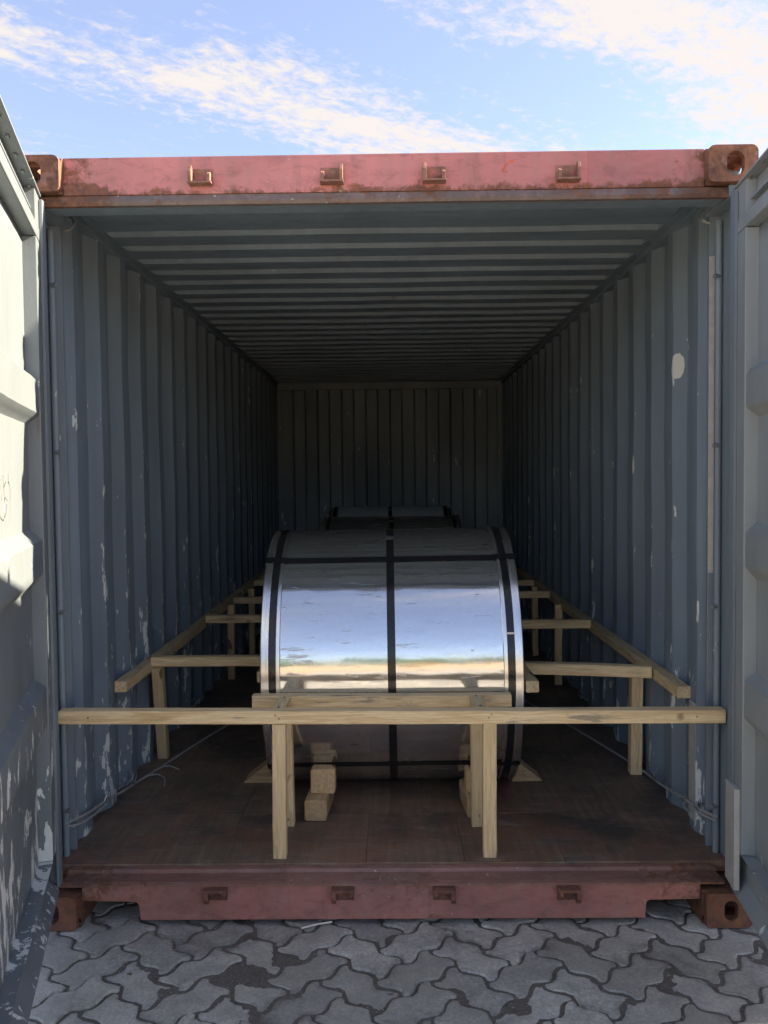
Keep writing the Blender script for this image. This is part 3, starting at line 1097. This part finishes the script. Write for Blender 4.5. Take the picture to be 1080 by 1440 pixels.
# lashing rings on the walls
def ring_at(x, y, z, sx, r=0.022, mat='ring_steel', name='lashing_ring'):
    pts = []
    for k in range(9):
        a = math.pi * k / 8
        pts.append((x - sx * math.sin(a) * r * 1.1, y + math.cos(a) * r * 0.5, z + math.cos(a) * r))
    return MB().tube(pts, 0.0045, 8).build(name, M[mat], cont, True)


for (y, z) in ((3.273, 0.235), (3.601, 0.215), (4.776, 0.225), (5.4, 0.225)):
    ring_at(-1.166, y, z, -1)
for (y, z) in ((3.815, 0.215), (3.538, 0.22), (3.17, 0.245), (3.024, 0.28), (4.855, 0.225), (5.283, 0.225)):
    ring_at(1.166, y, z, 1)
ring_at(-1.155, 3.03, 2.46, -1, 0.028)
ring_at(1.155, 2.985, 2.44, 1, 0.028)

# ------------------------------------------------------------------ doors
def door(side, hinge, ang, mat, matg):
    """side -1 left / +1 right; local x runs from the hinge along the leaf, local y = side of the inner face"""
    if side < 0:
        dirv = Vector((math.sin(ang), -math.cos(ang), 0))
        f = 1.0
    else:
        dirv = Vector((-math.sin(ang), -math.cos(ang), 0))
        f = -1.0
    rz = math.atan2(dirv.y, dirv.x)
    mw = Matrix.Translation(hinge) @ Matrix.Rotation(rz, 4, 'Z')
    e = bpy.data.objects.new('door', None)
    reg(e, cont, mw)
    WD = 1.15
    Z0, Z1 = 0.135, 2.455
    rec = 0.042

    def bx(b, s0, s1, n0, n1, z0, z1, bev=0.003):
        b.box(s0, s1, *sorted((n0 * f, n1 * f)), z0, z1, bev)

    def fin(b, name, mt, smooth=False):
        return b.build(name, mt, e, smooth, mw)
    # stiles
    b = MB()
    bx(b, 0.0, 0.105, -0.055, 0.0, 0.29, 2.30)
    fin(b, 'door_stile', mat)
    b = MB()
    bx(b, WD - 0.10, WD, -0.055, 0.0, 0.29, 2.30)
    fin(b, 'door_stile', mat)
    # top rail: lower bar, recessed web, flange with bolt heads
    b = MB()
    bx(b, 0.0, WD, -0.055, 0.001, 2.302, 2.345, 0.004)
    bx(b, 0.0, WD, -0.055, -0.034, 2.345, 2.452, 0.002)
    bx(b, 0.0, WD, -0.055, 0.006, 2.4525, 2.459, 0.001)
    bx(b, 0.0, 0.105, -0.0335, -0.001, 2.346, 2.452, 0.002)
    bx(b, 0.09, WD - 0.05, -0.034, -0.014, 2.385, 2.392, 0.001)
    tr = fin(b, 'top_rail', mat)
    for k in range(8):
        bb = MB()
        bx(bb, 0.10 + k * 0.13, 0.122 + k * 0.13, -0.020, -0.011, 2.447, 2.4523, 0.001)
        bb.build('bolt', M['ring_steel'], e, False, mw)
    # bottom rail
    b = MB()
    prof = [(-0.055, Z0), (0.004, Z0), (0.004, Z0 + 0.012), (-0.026, Z0 + 0.05), (-0.030, 0.262), (0.0, 0.288), (-0.055, 0.288)]
    b.prism([(q[0] * f, q[1]) for q in prof], 'x', 0.0, WD, 0.0)
    fin(b, 'bottom_rail', mat)
    # corrugated sheet with three horizontal ribs
    zp = [(0.25, -rec), (0.70, -rec), (0.742, -0.006), (0.862, -0.006), (0.888, -rec), (1.185, -rec), (1.230, -0.006), (1.335, -0.006),
          (1.372, -rec), (1.705, -rec), (1.738, -0.006), (1.842, -0.006), (1.872, -rec), (2.31, -rec)]
    zz = []
    for (a, b_) in zip(zp, zp[1:]):
        steps = 4 if abs(a[1] - b_[1]) > 0.01 else 5
        for k in range(steps):
            tt = k / steps
            ts = max(0.0, min(1.0, (tt - 0.06) / 0.88)) if steps == 4 else tt
            zz.append((a[0] + (b_[0] - a[0]) * tt, a[1] + (b_[1] - a[1]) * ts))
    zz.append(zp[-1])
    ss = [0.1045, 0.112, 0.122, 0.134] + [0.15 + (WD - 0.28) * k / 12 for k in range(13)] + [WD - 0.12, WD - 0.108, WD - 0.1]
    vs, fs = [], []
    for s_ in ss:
        ed = 1.0
        for z_, n_ in zz:
            dn = 0.005 * mnoise.noise(Vector((s_ * 3.1, z_ * 3.3, side * 2.0))) + 0.002 * mnoise.noise(Vector((s_ * 11, z_ * 9, side)))
            vs.append((s_, (n_ + dn * (1 if 0.12 < s_ < WD - 0.12 else 0.3)) * f, z_))
    nz = len(zz)
    for a in range(len(ss) - 1):
        for k in range(nz - 1):
            fs.append((a * nz + k, (a + 1) * nz + k, (a + 1) * nz + k + 1, a * nz + k + 1))
    me = bpy.data.meshes.new('door_sheet')
    me.from_pydata(vs, [], fs)
    me.materials.append(mat)
    me.polygons.foreach_set('use_smooth', [True] * len(me.polygons))
    me.set_sharp_from_angle(angle=R(38))
    sh = reg(bpy.data.objects.new('door_sheet', me), e, mw)
    sd = sh.modifiers.new('thickness', 'SOLIDIFY')
    sd.thickness = 0.004
    sd.offset = -1 if f < 0 else 1
    # gasket along the hinge side and the other edges
    b = MB()
    for (s0, s1) in ((-0.012, 0.028),):
        b.prism([(s0, -0.02 * f), (s0, 0.010 * f), (s0 + 0.012, 0.016 * f), (s1, 0.010 * f), (s1, 0.0012 * f), (s0 + 0.012, 0.0012 * f), (s0 + 0.010, -0.02 * f)], 'z', Z0 + 0.03, 2.44)
    fin(b, 'door_gasket', matg)
    b = MB()
    bx(b, WD - 0.03, WD + 0.015, 0.001, 0.012, Z0 + 0.03, 2.44, 0.003)
    fin(b, 'door_gasket', matg)
    # outside: lock rods and hinges
    for s_ in (0.42, 0.86):
        b = MB()
        b.tube([(s_, -0.085 * f, z) for z in (0.05, 0.9, 1.7, 2.53)], 0.014, 10)
        for z in (0.22, 0.75, 1.45, 2.35):
            bx(b, s_ - 0.04, s_ + 0.04, -0.10, -0.058, z - 0.03, z + 0.03, 0.004)
        fin(b, 'lock_rod', M['ring_steel'], True)
    for z in (0.35, 0.95, 1.65, 2.25):
        b = MB()
        bx(b, -0.03, 0.09, -0.068, -0.056, z - 0.05, z + 0.05, 0.003)
        b.tube([(-0.022, -0.062 * f, z - 0.06), (-0.022, -0.062 * f, z + 0.06)], 0.013, 10)
        fin(b, 'hinge', M['outer'])
    return e, mw, f


LH = Vector((-1.124, 2.729, 0.0))
dl, dmw, df = door(-1, LH, R(16.0), M['door'], M['gasket'])
dl['label'] = 'grey door leaf on the left, sunlit above, large white paint peels below'
dr, drw, drf = door(1, Vector((1.1525, 2.742, 0.0)), R(6.6), M['door_shaded'], M['gasket'])
dr['label'] = 'shaded grey door leaf on the right with a bare strip low on its edge'
# bare strip on the right door edge
MB().box(-0.013, 0.088, -0.0185, -0.0005, 0.165, 0.50, 0.002).build('bare_strip', M['pale_paint'], dr, False, drw)
# marker writing on the left door sheet
wr = MB()


def stroke(pts, w=0.0035):
    wr.ribbon([(s_ - 0.02, -0.0385, z_) for s_, z_ in pts], w, (0, 1, 0), 0.0016)


stroke([(0.655, 1.545), (0.640, 1.51), (0.645, 1.48)])
stroke([(0.612, 1.535), (0.610, 1.50), (0.606, 1.478)])
stroke([(0.580, 1.545), (0.574, 1.51), (0.570, 1.472)])
stroke([(0.572, 1.512), (0.550, 1.522), (0.536, 1.526)])
stroke([(0.568, 1.480), (0.548, 1.484), (0.530, 1.474)])
stroke([(0.500, 1.550), (0.502, 1.528), (0.484, 1.516), (0.474, 1.498), (0.482, 1.474)])
stroke([(0.512, 1.525), (0.488, 1.524)])
stroke([(0.489, 1.474), (0.489, 1.442)], 0.002)
stroke([(0.66, 1.45), (0.63, 1.432), (0.595, 1.424), (0.560, 1.438), (0.537, 1.466)])
wr.build('marker_writing', M['marker'], dl, False, dmw)

# unseen closed container, added at right so its shade covers the paving
nb = copy_tree(cont, None, Matrix.Translation((2.86, 0, 0)))
tag(nb, 'unseen closed red steel container, added right of the open one to shade the paving', 'container')
ndoors = [q for q in bpy.data.objects if q.parent == nb and q.name.startswith('door') and q.type == 'EMPTY']
ndoors.sort(key=lambda q: (dl['label'] != q.get('label'), q.name))
for q, x, rz in zip(ndoors, (-1.155, 1.155), (0.0, math.pi)):
    q.matrix_parent_inverse = WM[cont.name].inverted()
    q.matrix_basis = Matrix.Translation((x, D - 0.022, 0)) @ Matrix.Rotation(rz, 4, 'Z')
    del q['label']
    for ch in [c for c in bpy.data.objects if c.parent == q and c.name.startswith(('marker', 'bare'))]:
        bpy.data.objects.remove(ch)

# ------------------------------------------------------------------ steel coils
CR, CW = 0.561, 1.026


def make_coil(name):
    root = empty(name, (0, 0, 0))
    NS = 256
    hw = CW / 2

    def lathe(prof, nm, mt, smooth=True, a0=0.0, a1=2 * math.pi, n=NS, closed=False):
        vs, fs = [], []
        full = abs(a1 - a0 - 2 * math.pi) < 1e-6
        cnt = n if full else n + 1
        for k in range(cnt):
            a = a0 + (a1 - a0) * k / n
            for (x_, r_) in prof:
                vs.append((x_, -r_ * math.cos(a), r_ * math.sin(a)))
        m_ = len(prof)
        for k in range(n):
            k2 = (k + 1) % cnt
            for j in range(m_ if closed else m_ - 1):
                j2 = (j + 1) % m_
                fs.append((k * m_ + j, k2 * m_ + j, k2 * m_ + j2, k * m_ + j2))
        me = bpy.data.meshes.new(nm)
        me.from_pydata(vs, [], fs)
        me.materials.append(mt)
        b = bmesh.new()
        b.from_mesh(me)
        bmesh.ops.recalc_face_normals(b, faces=b.faces)
        b.to_mesh(me)
        b.free()
        me.polygons.foreach_set('use_smooth', [True] * len(me.polygons))
        me.set_sharp_from_angle(angle=R(30))
        return reg(bpy.data.objects.new(nm, me), root)
    core = 0.255
    lathe([(-hw, CR - 0.004), (-hw + 0.004, CR)] + [(-hw + 0.004 + (CW - 0.008) * k / 8, CR) for k in range(1, 8)] + [(hw - 0.004, CR), (hw, CR - 0.004)], 'outer_wrap', M['zinc'])
    lathe([(-hw, CR - 0.004), (-hw, core), (hw, core), (hw, CR - 0.004)], 'coil_end', M['wraps'])
    for s_ in (-1, 1):
        x0 = s_ * hw
        er = [(x0 - s_ * 0.074, CR + 0.0005), (x0 - s_ * 0.072, CR + 0.005), (x0 - s_ * 0.058, CR + 0.005), (x0 - s_ * 0.056, CR + 0.003),
              (x0 - s_ * 0.030, CR + 0.003), (x0 - s_ * 0.028, CR + 0.006), (x0 + s_ * 0.001, CR + 0.006), (x0 + s_ * 0.005, CR + 0.002), (x0 + s_ * 0.005, CR - 0.05), (x0 + s_ * 0.001, CR - 0.05)]
        lathe(er, 'edge_ring', M['ring'])
        xs_ = x0 - s_ * 0.043
        lathe([(xs_ - 0.0135, CR + 0.003), (xs_ - 0.0135, CR + 0.0048), (xs_ + 0.0135, CR + 0.0048), (xs_ + 0.0135, CR + 0.003)], 'strap', M['strap'])
    lathe([(-0.016, CR), (-0.016, CR + 0.0014), (0.016, CR + 0.0014), (0.016, CR)], 'strap', M['strap'])
    for (x_, a_, mt, ln) in ((0.470, 18.0, 'straw', 0.008), (0.0, 72.0, 'nail', 0.035)):
        a = R(a_)
        b = MB()
        b.box(x_ - 0.0165, x_ + 0.0165, -0.0015, 0.0025, -ln / 2, ln / 2, 0.0008)
        o_ = b.build('strap_seal', M[mt], root, False, Matrix.Translation((0, -math.cos(a) * (CR + 0.006 if x_ else CR + 0.002), math.sin(a) * (CR + 0.006 if x_ else CR + 0.002))) @ Matrix.Rotation(-a, 4, 'X'))
    # straps through the eye
    for ang in (54.2, -43.0, 146.0, 226.0):
        b = MB()
        w = 0.016
        path = [(-hw - 0.007, core - 0.003), (-hw - 0.007, CR + 0.006), (-hw + 0.004, CR + 0.0085), (-hw + 0.07, CR + 0.0072), (-hw + 0.09, CR + 0.0020), (-0.03, CR + 0.0018), (0.0, CR + 0.0028), (0.03, CR + 0.0018),
                (hw - 0.09, CR + 0.0020), (hw - 0.07, CR + 0.0072), (hw - 0.004, CR + 0.0085), (hw + 0.007, CR + 0.006), (hw + 0.007, core - 0.003)]
        a = R(ang)
        er_ = Vector((0, -math.cos(a), math.sin(a)))
        et = Vector((0, math.sin(a), math.cos(a)))
        pv = None
        for (x_, r_) in path + [path[0]]:
            sag = r_ - math.sqrt(max(r_ * r_ - w * w, 0))
            cur = [b.bm.verts.new(Vector((x_, 0, 0)) + er_ * (r_ - sag * 0.6) + et * q) for q in (-w, w)]
            cur.insert(1, b.bm.verts.new(Vector((x_, 0, 0)) + er_ * (r_ + 0.0004)))
            if pv:
                b.bm.faces.new((pv[0], pv[1], cur[1], cur[0]))
                b.bm.faces.new((pv[1], pv[2], cur[2], cur[1]))
            pv = cur
        b.build('strap', M['strap'], root)
    return root


coil = make_coil('steel_coil')
tag(coil, 'shiny galvanised steel coil with black straps, nearest the doors, behind the pine brace', 'steel coil', 'steel coils')
c2 = copy_tree(coil)
c2.matrix_basis = Matrix.Translation((0.012, 6.0, ZF + 0.5425)) @ Matrix.Diagonal((0.945, 0.967, 0.967, 1))
c2['label'] = 'middle steel coil, a dark curved top just above the front coil'
c3 = copy_tree(coil)
c3.matrix_basis = Matrix.Translation((0.0, 7.35, ZF + 0.5565)) @ Matrix.Diagonal((1.023, 0.992, 0.992, 1))
for q in [c for c in bpy.data.objects if c.parent == c3 and c.name.startswith('outer_wrap')]:
    q.data = q.data.copy()
    q.data.materials[0] = plain('dull_wrap', (0.52, 0.56, 0.58), 0.5, 0.0, 0.08, 6)
c3['label'] = 'farthest steel coil by the end wall, showing a thin pale top edge'
coil.matrix_basis = Matrix.Translation((0.013, 3.77, ZF + CR + 0.004)) @ Matrix.Rotation(R(-0.45), 4, 'Y')

# ------------------------------------------------------------------ timber bracing
fr = tag(empty('bracing_frame', (0, 2.9, ZF)), 'pale pine brace across the doorway, two crossbars on four short posts', 'timber brace', 'timber braces')
ZB = 0.689           # mid height of the bars
timber('crossbar', (-1.166, 2.893, 0.690), (1.179, 2.893, 0.677), 0.05, 0.047, fr)
timber('crossbar', (-0.530, 3.181, 0.663), (0.474, 3.181, 0.660), 0.05, 0.046, fr)
timber('strut', (-0.400, 2.9185, 0.672), (-0.402, 3.1555, 0.664), 0.046, 0.044, fr)
timber('strut', (0.332, 2.9185, 0.672), (0.336, 3.1555, 0.664), 0.046, 0.044, fr)
timber('post', (-0.395, 2.925, ZF), (-0.388, 2.893, 0.662), 0.048, 0.046, fr)
timber('post', (0.361, 2.925, ZF), (0.356, 2.893, 0.660), 0.048, 0.046, fr)
timber('post', (-0.399, 3.200, ZF), (-0.402, 3.181, 0.639), 0.046, 0.046, fr)
timber('post', (0.341, 3.185, ZF), (0.338, 3.181, 0.637), 0.046, 0.046, fr)
for (x, y, z) in ((-0.40, 2.97, 0.695), (0.334, 2.97, 0.695), (-0.401, 3.13, 0.687), (0.335, 3.13, 0.687)):
    MB().tube([(x, y, z - 0.004), (x, y, z + 0.003)], 0.004, 8).build('nail', M['nail'], fr)
for (x, z) in ((-0.392, 0.20), (0.352, 0.21)):
    MB().tube([(x - 0.004, 3.163, z), (x - 0.004, 3.157, z)], 0.0035, 8).build('nail', M['nail'], fr)

for (x, z) in ((-0.385, 0.682), (-0.398, 0.694), (0.352, 0.680), (0.362, 0.692), (-1.06, 0.690), (1.08, 0.678)):
    MB().tube([(x, 2.870, z), (x, 2.8665, z)], 0.0032, 8).build('nail', M['nail'], fr)
ls = tag(empty('side_bracing', (-1.1, 5.0, ZF)), 'pine bracing along the left wall, long rail on posts with crosspieces', 'timber brace', 'timber braces')
timber('rail', (-1.137, 3.437, 0.657), (-1.137, 6.15, 0.672), 0.052, 0.046, ls, bow=0.006)
timber('rail', (-1.137, 6.16, 0.676), (-1.137, 8.58, 0.676), 0.052, 0.046, ls)
for (y, z) in ((3.82, 0.681), (4.947, 0.690), (5.81, 0.676), (6.68, 0.690)):
    x1 = -0.562
    timber('crosspiece', (-1.110, y, z), (x1, y + 0.01, z - 0.004), 0.048, 0.045, ls)
timber('post', (-1.116, 4.00, ZF), (-1.087, 3.823, 0.656), 0.05, 0.045, ls)
timber('post', (-1.090, 5.60, ZF), (-1.088, 5.60, 0.674), 0.046, 0.045, ls)
timber('post', (-1.090, 6.42, ZF), (-1.088, 6.42, 0.674), 0.046, 0.045, ls)
timber('inner_rail', (-0.538, 3.47, 0.685), (-0.538, 7.6, 0.690), 0.046, 0.046, ls)

rs_ = tag(empty('side_bracing', (1.1, 5.0, ZF)), 'pine bracing along the right wall, long rail on posts with crosspieces', 'timber brace', 'timber braces')
timber('rail', (1.137, 3.170, 0.684), (1.137, 6.15, 0.690), 0.052, 0.046, rs_, bow=0.006)
timber('rail', (1.137, 6.16, 0.690), (1.137, 8.58, 0.690), 0.052, 0.046, rs_)
timber('crosspiece', (1.110, 3.476, 0.694), (0.590, 3.575, 0.692), 0.048, 0.048, rs_)
for (y, z) in ((4.56, 0.708), (5.755, 0.704), (6.39, 0.706)):
    timber('crosspiece', (1.110, y, z), (0.588, y + 0.01, z - 0.004), 0.048, 0.046, rs_)
timber('post', (1.120, 3.74, ZF), (1.118, 3.715, 0.660), 0.052, 0.050, rs_)
timber('post', (1.098, 5.38, ZF), (1.098, 5.38, 0.690), 0.046, 0.045, rs_)
timber('post', (1.098, 6.27, ZF), (1.098, 6.27, 0.690), 0.046, 0.045, rs_)
timber('inner_rail', (0.562, 3.205, 0.702), (0.562, 7.6, 0.700), 0.050, 0.044, rs_)

# skids and chocks
def logblock(name, x, y0, y1, z0, w, h, mat, label, group, rc=0.011, rz=0.0):
    b = MB()
    a, c = w / 2, h / 2
    prof = []
    for (sx, sz) in ((1, 1), (-1, 1), (-1, -1), (1, -1)):
        for k in range(4):
            ang = {(1, 1): 0, (-1, 1): 90, (-1, -1): 180, (1, -1): 270}[(sx, sz)] + 30 * k
            prof.append((sx * (a - rc) + rc * math.cos(R(ang)), sz * (c - rc) + rc * math.sin(R(ang))))
    L = y1 - y0
    bb = bmesh.new()
    rings = []
    for k in range(5):
        yy = L * k / 4
        rings.append([bb.verts.new((yy, p_ + random.uniform(-.001, .001), q_ + random.uniform(-.001, .001))) for p_, q_ in prof])
    n = len(prof)
    for r0, r1 in zip(rings, rings[1:]):
        for k in range(n):
            bb.faces.new((r0[k], r0[(k + 1) % n], r1[(k + 1) % n], r1[k]))
    bb.faces.new(rings[0][::-1])
    bb.faces.new(rings[-1])
    bmesh.ops.recalc_face_normals(bb, faces=bb.faces)
    bmesh.ops.bevel(bb, geom=[e for e in bb.edges if abs(e.verts[0].co.x - e.verts[1].co.x) < 1e-5 and e.verts[0].co.x in (0.0, L)], offset=0.003, segments=1, affect='EDGES')
    b.merge(bb)
    mw = Matrix.Translation((x, y0, z0 + c)) @ Matrix.Rotation(R(90) + rz, 4, 'Z')
    o = b.build(name, mat, None, True, mw)
    return tag(o, label, 'timber block', group)


logblock('skid_timber', -0.296, 3.222, 3.455, ZF, 0.090, 0.084, M['pine_old'], 'rounded skid timber on the floor left of centre, under the upper block', 'coil skids', rz=R(-3))
b1 = logblock('skid_block', -0.272, 3.290, 3.350, 0.2495, 0.100, 0.100, M['pine_old'], 'squarish rounded block lying on the left skid timber, against the coil', 'coil skids', rz=R(-2))
logblock('skid_timber', 0.352, 3.248, 3.455, ZF, 0.090, 0.084, M['pine_old'], 'rounded skid timber half hidden behind the right brace posts', 'coil skids', rz=R(4))
logblock('skid_block', 0.358, 3.295, 3.350, 0.2495, 0.100, 0.095, M['pine_old'], 'block on the right skid timber, mostly hidden by the brace post', 'coil skids', rz=R(3))


def chock(x, sx, label):
    o = bpy.data.objects.new('wedge_chock', None)
    b = MB()
    y0, y1 = 3.64, 3.76
    b.prism([(0.0, 0.0), (0.136, 0.0), (0.030, 0.084), (0.0, 0.062)], 'y', 0.0, y1 - y0, 0.0015, Matrix.Diagonal((sx, 1, 1, 1)))
    mw = Matrix.Translation((x, y0, ZF)) @ Matrix.Rotation(R(2 * sx), 4, 'Z')
    q = b.build('wedge_chock', M['pine_old'], None, False, mw)
    return tag(q, label, 'wedge', 'wedge chocks')


w1 = chock(-0.524, -1, 'triangular timber wedge on the floor at the left end of the coil')
w2 = chock(0.545, 1, 'triangular timber wedge with marker scrawl at the right end of the coil')
sc2 = MB()
for st in ([(0.585, .215), (0.592, .222), (0.600, .214), (0.590, .200), (0.584, .190)], [(0.590, .200), (0.604, .186)], [(0.604, .203), (0.594, .184)]):
    sc2.ribbon([(x, 3.6405, z) for x, z in st], 0.002, (0, -1, 0), 0.0016)
sc2.build('marker_scrawl', M['marker'], w2)

# ------------------------------------------------------------------ lashing ropes with wire ends
def rope(name, pts, r, label):
    P_ = [Vector(q) for q in pts]
    fine = []
    for i in range(len(P_) - 1):
        p0, p1, p2, p3 = P_[max(i - 1, 0)], P_[i], P_[i + 1], P_[min(i + 2, len(P_) - 1)]
        for k in range(8):
            s_ = k / 8
            fine.append(0.5 * ((2 * p1) + (-p0 + p2) * s_ + (2 * p0 - 5 * p1 + 4 * p2 - p3) * s_ ** 2 + (-p0 + 3 * p1 - 3 * p2 + p3) * s_ ** 3))
    fine.append(P_[-1])
    return MB(), fine


def rope_obj(parent, name, pts, r, mat='rope'):
    mb, fine = rope(name, pts, r, '')
    return mb.tube(fine, r, 8).build(name, M[mat], parent, True)


rl = tag(empty('lashing_rope', (-1.12, 3.6, ZF)), 'pale lashing rope along the foot of the left wall, loose ends curling', 'rope', 'lashing ropes')
rope_obj(rl, 'rope_line', [(-1.170, 2.925, 0.290), (-1.152, 3.05, 0.268), (-1.152, 3.27, 0.232), (-1.150, 3.50, 0.190), (-1.10, 3.78, 0.173), (-0.97, 4.28, 0.172), (-0.875, 4.58, 0.172), (-0.62, 5.45, 0.172)], 0.0052)
rope_obj(rl, 'rope_line', [(-1.168, 2.93, 0.275), (-1.140, 3.02, 0.255), (-1.146, 3.26, 0.223)], 0.0042)
rope_obj(rl, 'loose_end', [(-1.118, 3.70, 0.178), (-1.07, 3.72, 0.180), (-1.025, 3.68, 0.176), (-1.002, 3.60, 0.169)], 0.0034)
rope_obj(rl, 'loose_end', [(-1.09, 3.80, 0.176), (-1.05, 3.83, 0.180), (-0.99, 3.81, 0.170)], 0.0030)
rr = tag(empty('lashing_rope', (1.12, 3.6, ZF)), 'pale lashing rope along the foot of the right wall with bright wire ties', 'rope', 'lashing ropes')
rope_obj(rr, 'rope_line', [(1.170, 2.92, 0.300), (1.152, 3.00, 0.290), (1.152, 3.17, 0.262), (1.151, 3.45, 0.215), (1.146, 3.76, 0.178), (1.07, 4.09, 0.173), (0.968, 4.45, 0.172), (0.66, 5.45, 0.172)], 0.0056)
rope_obj(rr, 'rope_line', [(1.166, 2.92, 0.287), (1.146, 2.99, 0.280), (1.148, 3.10, 0.268)], 0.0042)
#rope_obj(rr, 'loose_end', [(1.150, 3.15, 0.255), (1.125, 3.05, 0.215), (1.120, 2.98, 0.185), (1.125, 2.95, 0.172)], 0.0036)


def ties(parent, spots, sx):
    for (x, y, z) in spots:
        b = MB()
        for k in range(3):
            a = random.uniform(-0.5, 0.5)
            b.tube([(x, y + 0.012 * (k - 1), z), (x - sx * random.uniform(0.004, 0.012), y + 0.012 * (k - 1) + 0.012 * a, z + random.uniform(0.02, 0.036))], [0.0022, 0.0014], 5)
        b.tube([(x - sx * 0.006, y - 0.015, z - 0.004), (x - sx * 0.010, y + 0.018, z + 0.003)], 0.003, 6)
        b.build('wire_tie', M['wire'], parent)


ties(rl, [(-1.150, 3.273, 0.238), (-1.135, 3.601, 0.186), (-1.13, 4.776, 0.22)], -1)
ties(rr, [(1.142, 3.80, 0.182), (1.146, 3.538, 0.206), (1.148, 3.17, 0.262), (1.148, 3.024, 0.288), (1.13, 4.855, 0.225), (1.13, 5.283, 0.21)], 1)

# ------------------------------------------------------------------ small litter on the paving
tag(MB().tube([(-0.300, 2.722, 0.010), (-0.25, 2.742, 0.012), (-0.199, 2.763, 0.009)], 0.0028, 6).build('straw', M['straw']),
    'thin white straw lying on the paving under the sill', 'straw')

# ------------------------------------------------------------------ what the coil mirrors: far trees and a machine behind the camera
rs = random.Random(3)
tv, tf = [], []
for k in range(46):
    cx, cy = -92 + k * 4.1 + rs.uniform(-1.5, 1.5), -52 + rs.uniform(-5, 5)
    hgt = rs.uniform(4.5, 7.0)
    for q in range(420):
        u, v, w_ = rs.gauss(0, 1), rs.gauss(0, 1), rs.gauss(0, 1)
        l_ = math.sqrt(u * u + v * v + w_ * w_) + 1e-6
        rad = rs.uniform(0.55, 1.0)
        p0 = Vector((cx + u / l_ * 2.9 * rad, cy + v / l_ * 2.4 * rad, hgt * 0.55 + w_ / l_ * hgt * 0.46 * rad))
        a = Vector((rs.uniform(-1, 1), rs.uniform(-1, 1), rs.uniform(-1, 1))).normalized() * rs.uniform(0.25, 0.5)
        b_ = a.cross(Vector((rs.uniform(-1, 1), rs.uniform(-1, 1), 1))).normalized() * rs.uniform(0.2, 0.4)
        n0 = len(tv)
        tv += [tuple(p0 - a), tuple(p0 - b_), tuple(p0 + a), tuple(p0 + b_)]
        tf.append((n0, n0 + 1, n0 + 2, n0 + 3))
me = bpy.data.meshes.new('far_trees')
me.from_pydata(tv, [], tf)
me.materials.append(M['leaf'])
tag(reg(bpy.data.objects.new('far_trees', me)), 'far green belt of trees mirrored as a strip in the coil', 'trees', kind='stuff')

fl = tag(empty('forklift', (0.9, -26, 0)), 'yellow forklift far off, mirrored as a small yellow blot in the coil', 'forklift')
fx, fy = 0.9, -26.0
MB().box(fx - 0.55, fx + 0.55, fy - 1.3, fy + 0.6, 0.25, 1.05, 0.08).build('body', M['yellow'], fl)
MB().box(fx - 0.5, fx + 0.5, fy - 1.35, fy - 0.6, 1.03, 1.45, 0.1).build('counterweight', M['yellow'], fl)
MB().box(fx - 0.5, fx + 0.5, fy - 1.0, fy + 0.45, 2.05, 2.12, 0.02).build('overhead_guard', M['yellow'], fl)
for sx in (-1, 1):
    MB().tube([(fx + sx * 0.46, fy - 0.9, 1.4), (fx + sx * 0.46, fy - 0.8, 2.07)], 0.035, 8).build('pillar', M['dark'], fl)
    MB().tube([(fx + sx * 0.46, fy + 0.5, 1.0), (fx + sx * 0.46, fy + 0.35, 2.07)], 0.035, 8).build('pillar', M['dark'], fl)
    MB().box(fx + sx * 0.3 - 0.05, fx + sx * 0.3 + 0.05, fy + 0.66, fy + 0.78, 0.1, 2.1, 0.01).build('mast_rail', M['dark'], fl)
    MB().box(fx + sx * 0.28 - 0.06, fx + sx * 0.28 + 0.06, fy + 0.82, fy + 1.8, 0.12, 0.165, 0.008).build('fork', M['dark'], fl)
    MB().tube([(fx + sx * 0.42, fy + 0.35, 0.32), (fx + sx * 0.62, fy + 0.35, 0.32)], 0.32, 24).build('wheel', M['dark'], fl, True)
    MB().tube([(fx + sx * 0.42, fy - 0.9, 0.27), (fx + sx * 0.60, fy - 0.9, 0.27)], 0.27, 24).build('wheel', M['dark'], fl, True)
MB().box(fx - 0.25, fx + 0.25, fy - 0.55, fy - 0.1, 1.05, 1.25, 0.05).build('seat', M['dark'], fl)
